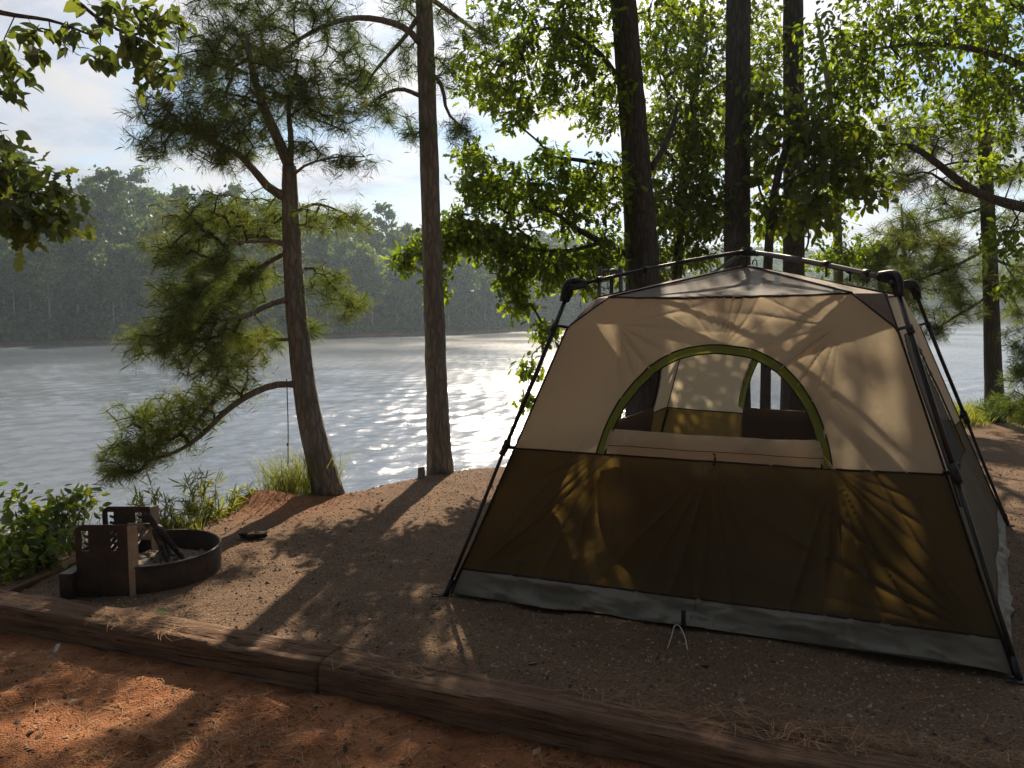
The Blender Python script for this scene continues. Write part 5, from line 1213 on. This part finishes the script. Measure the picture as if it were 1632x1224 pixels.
# rope hanging from the lowest bough of the leaning pine
a = at(457, 608, d=6.98); b = at(459, 742, d=6.98); b[2] = max(b[2], ground_at(b[0], b[1])+.05)
mb = MB(); mb.tube(spline([a+(0, 0, .02), a*.5+b*.5+(.006, 0, 0), b], 12), .0045, 6); mb.tube(np.array([b*.75+a*.25-(0, 0, .014), b*.75+a*.25, b*.75+a*.25+(0, 0, .014)]), np.array([.006, .012, .006]), 7)
tag(mb.build('rope', M['twig'], origin=b), 'thin rope hanging down from the low bough of the leaning pine', 'rope')

# ------------------------------------------------------------------ litter on the ground
def in_ring(x, y): return (x-RC[0])**2+(y-RC[1])**2 < (RR+.02)**2
def ok_pts(n, x0, x1, y0, y1, rng, pw=1.5):
    x = rng.uniform(x0, x1, n); y = y0+(y1-y0)*rng.random(n)**pw
    e = edge_s(x, y); s = y-np.interp(x, CREST[:, 0], CREST[:, 1]); k = ~in_ring(x, y) & (s < .1)
    # nothing under the tent floor
    T = np.array(TB)[:, :2]; ins = np.ones(n, bool)
    for i in range(4):
        d = T[(i+1) % 4]-T[i]; ins &= (d[0]*(y-T[i][1])-d[1]*(x-T[i][0])) > 0
    k &= ~ins; return x[k], y[k], e[k]
def straw():
    rng = np.random.default_rng(71); x, y, e = ok_pts(62000, -4.0, 5.6, 2.2, 9.5, rng, 1.6)
    dens = fbm(x*1.6, y*1.6, 77, 3); k = (rng.random(len(x)) < np.clip(.55+dens*1.6, .08, 1)*np.where(e > .2, np.where(y < 5, .22, .5), 1)); x, y = x[k], y[k]; n = len(x)
    z = np.where((edge_s(x, y) > .0) & (edge_s(x, y) < .2), .05, ground_z(x, y)+.004); a = rng.uniform(0, 6.283, n); L = rng.uniform(.05, .15, n); d = np.stack([np.cos(a), np.sin(a), rng.normal(0, .06, n)], -1); s = np.stack([-np.sin(a), np.cos(a), 0*a], -1)*.0011
    P = np.stack([x, y, z], -1); bend = s*rng.normal(0, 9, n)[:, None]; m = P+bend+np.array((0, 0, .006))*rng.random(n)[:, None]
    p0 = P-d*L[:, None]/2; p1 = P+d*L[:, None]/2; p0[:, 2] = np.maximum(p0[:, 2], z-.002); p1[:, 2] = np.maximum(p1[:, 2], z-.002)
    V = np.stack([p0-s, p0+s, m-s, m+s, p1-s, p1+s], 1); b = (np.arange(n)*6)[:, None]; mb = MB(); mb.add(V, np.concatenate([b+np.array([[0, 1, 3, 2]]), b+np.array([[2, 3, 5, 4]])]))
    tag(mb.build('pine_straw', M['straw'], smooth=False), 'dry brown pine needles strewn over the ground', 'pine straw', None, 'stuff')
    # bark chips and dead leaf scraps
    x, y, e = ok_pts(34000, -4.0, 5.6, 2.2, 9.0, rng, 1.9); k = (e < -.03) | ((rng.random(len(x)) < .35) & (e > .22)); x, y = x[k], y[k]; n = len(x); z = ground_z(x, y)+.004
    P = np.stack([x, y, z], -1); a = rng.uniform(0, 6.283, n); L = rng.uniform(.003, .011, n)*(1+1.6*(rng.random(n) < .04)); u = np.stack([np.cos(a), np.sin(a), rng.normal(0, .3, n)], -1)*L[:, None]; v = np.stack([-np.sin(a), np.cos(a), rng.normal(0, .3, n)], -1)*(L*rng.uniform(.25, .8, n))[:, None]; h = np.array((0, 0, 1.))*(L*.15)[:, None]
    V = np.stack([P-u, P-v, P+u*rng.uniform(.7, 1.2, n)[:, None], P+v, P+h], 1); b = (np.arange(n)*5)[:, None]; F = np.concatenate([b+np.array([t]) for t in ((0, 1, 4), (1, 2, 4), (2, 3, 4), (3, 0, 4))]); mb = MB(); mb.add(V, F)
    tag(mb.build('bark_chips', M['chips'], smooth=False), 'small bark chips and dead leaf scraps on the clay', 'bark chips', None, 'stuff')
    # gravel
    x, y, e = ok_pts(34000, -3.6, 5.6, 2.3, 8.6, rng, 1.7); k = (e > .22); x, y = x[k], y[k]; n = len(x); z = ground_z(x, y)
    P = np.stack([x, y, z], -1); L = rng.uniform(.0035, .010, n)*(1+1.0*(rng.random(n) < .03)); oct_ = np.array([(1, 0, 0), (0, 1, 0), (-1, 0, 0), (0, -1, 0), (0, 0, .8), (0, 0, -.5)]); V = P[:, None]+oct_[None]*L[:, None, None]*rng.uniform(.65, 1.25, (n, 6, 1)); b = (np.arange(n)*6)[:, None]
    F = np.concatenate([b+np.array([t]) for t in ((0, 1, 4), (1, 2, 4), (2, 3, 4), (3, 0, 4), (1, 0, 5), (2, 1, 5), (3, 2, 5), (0, 3, 5))]); mb = MB(); mb.add(V, F)
    tag(mb.build('gravel', M['gravel'], smooth=False), 'fine brown gravel covering the tent pad', 'gravel', None, 'stuff')
def mat_bits(name, stops):
    m, t = new_mat(name); g = t.n('ShaderNodeNewGeometry'); c = t.ramp(g.outputs['Random Per Island'], stops); finish(t, principled(t, c, .9, .15)); return m
M['straw'] = mat_bits('dry_pine_straw', [(0, (.10, .05, .025)), (.5, (.27, .15, .08)), (1, (.46, .31, .18))])
M['chips'] = mat_bits('bark_chips', [(0, (.035, .022, .016)), (.45, (.12, .07, .045)), (.8, (.30, .19, .12)), (1, (.42, .31, .21))])
M['gravel'] = mat_bits('brown_gravel', [(0, (.07, .05, .04)), (.5, (.20, .14, .10)), (1, (.42, .34, .27))])
straw()

for seed, (x, y), hh in ((55, (-3.35, 5.05), .34), (56, (-3.7, 4.75), .30), (57, (-3.3, 5.5), .4)):
    tuft('grass_clump', {55: 'loose pale grass between the shrub and the left timber', 56: 'pale grass at the very left edge below the shrub', 57: 'tall pale grass between the two shrubs left of the grill'}[seed], (x, y), (.30, .22), 300, hh, seed, 'grass clumps by the left timber')
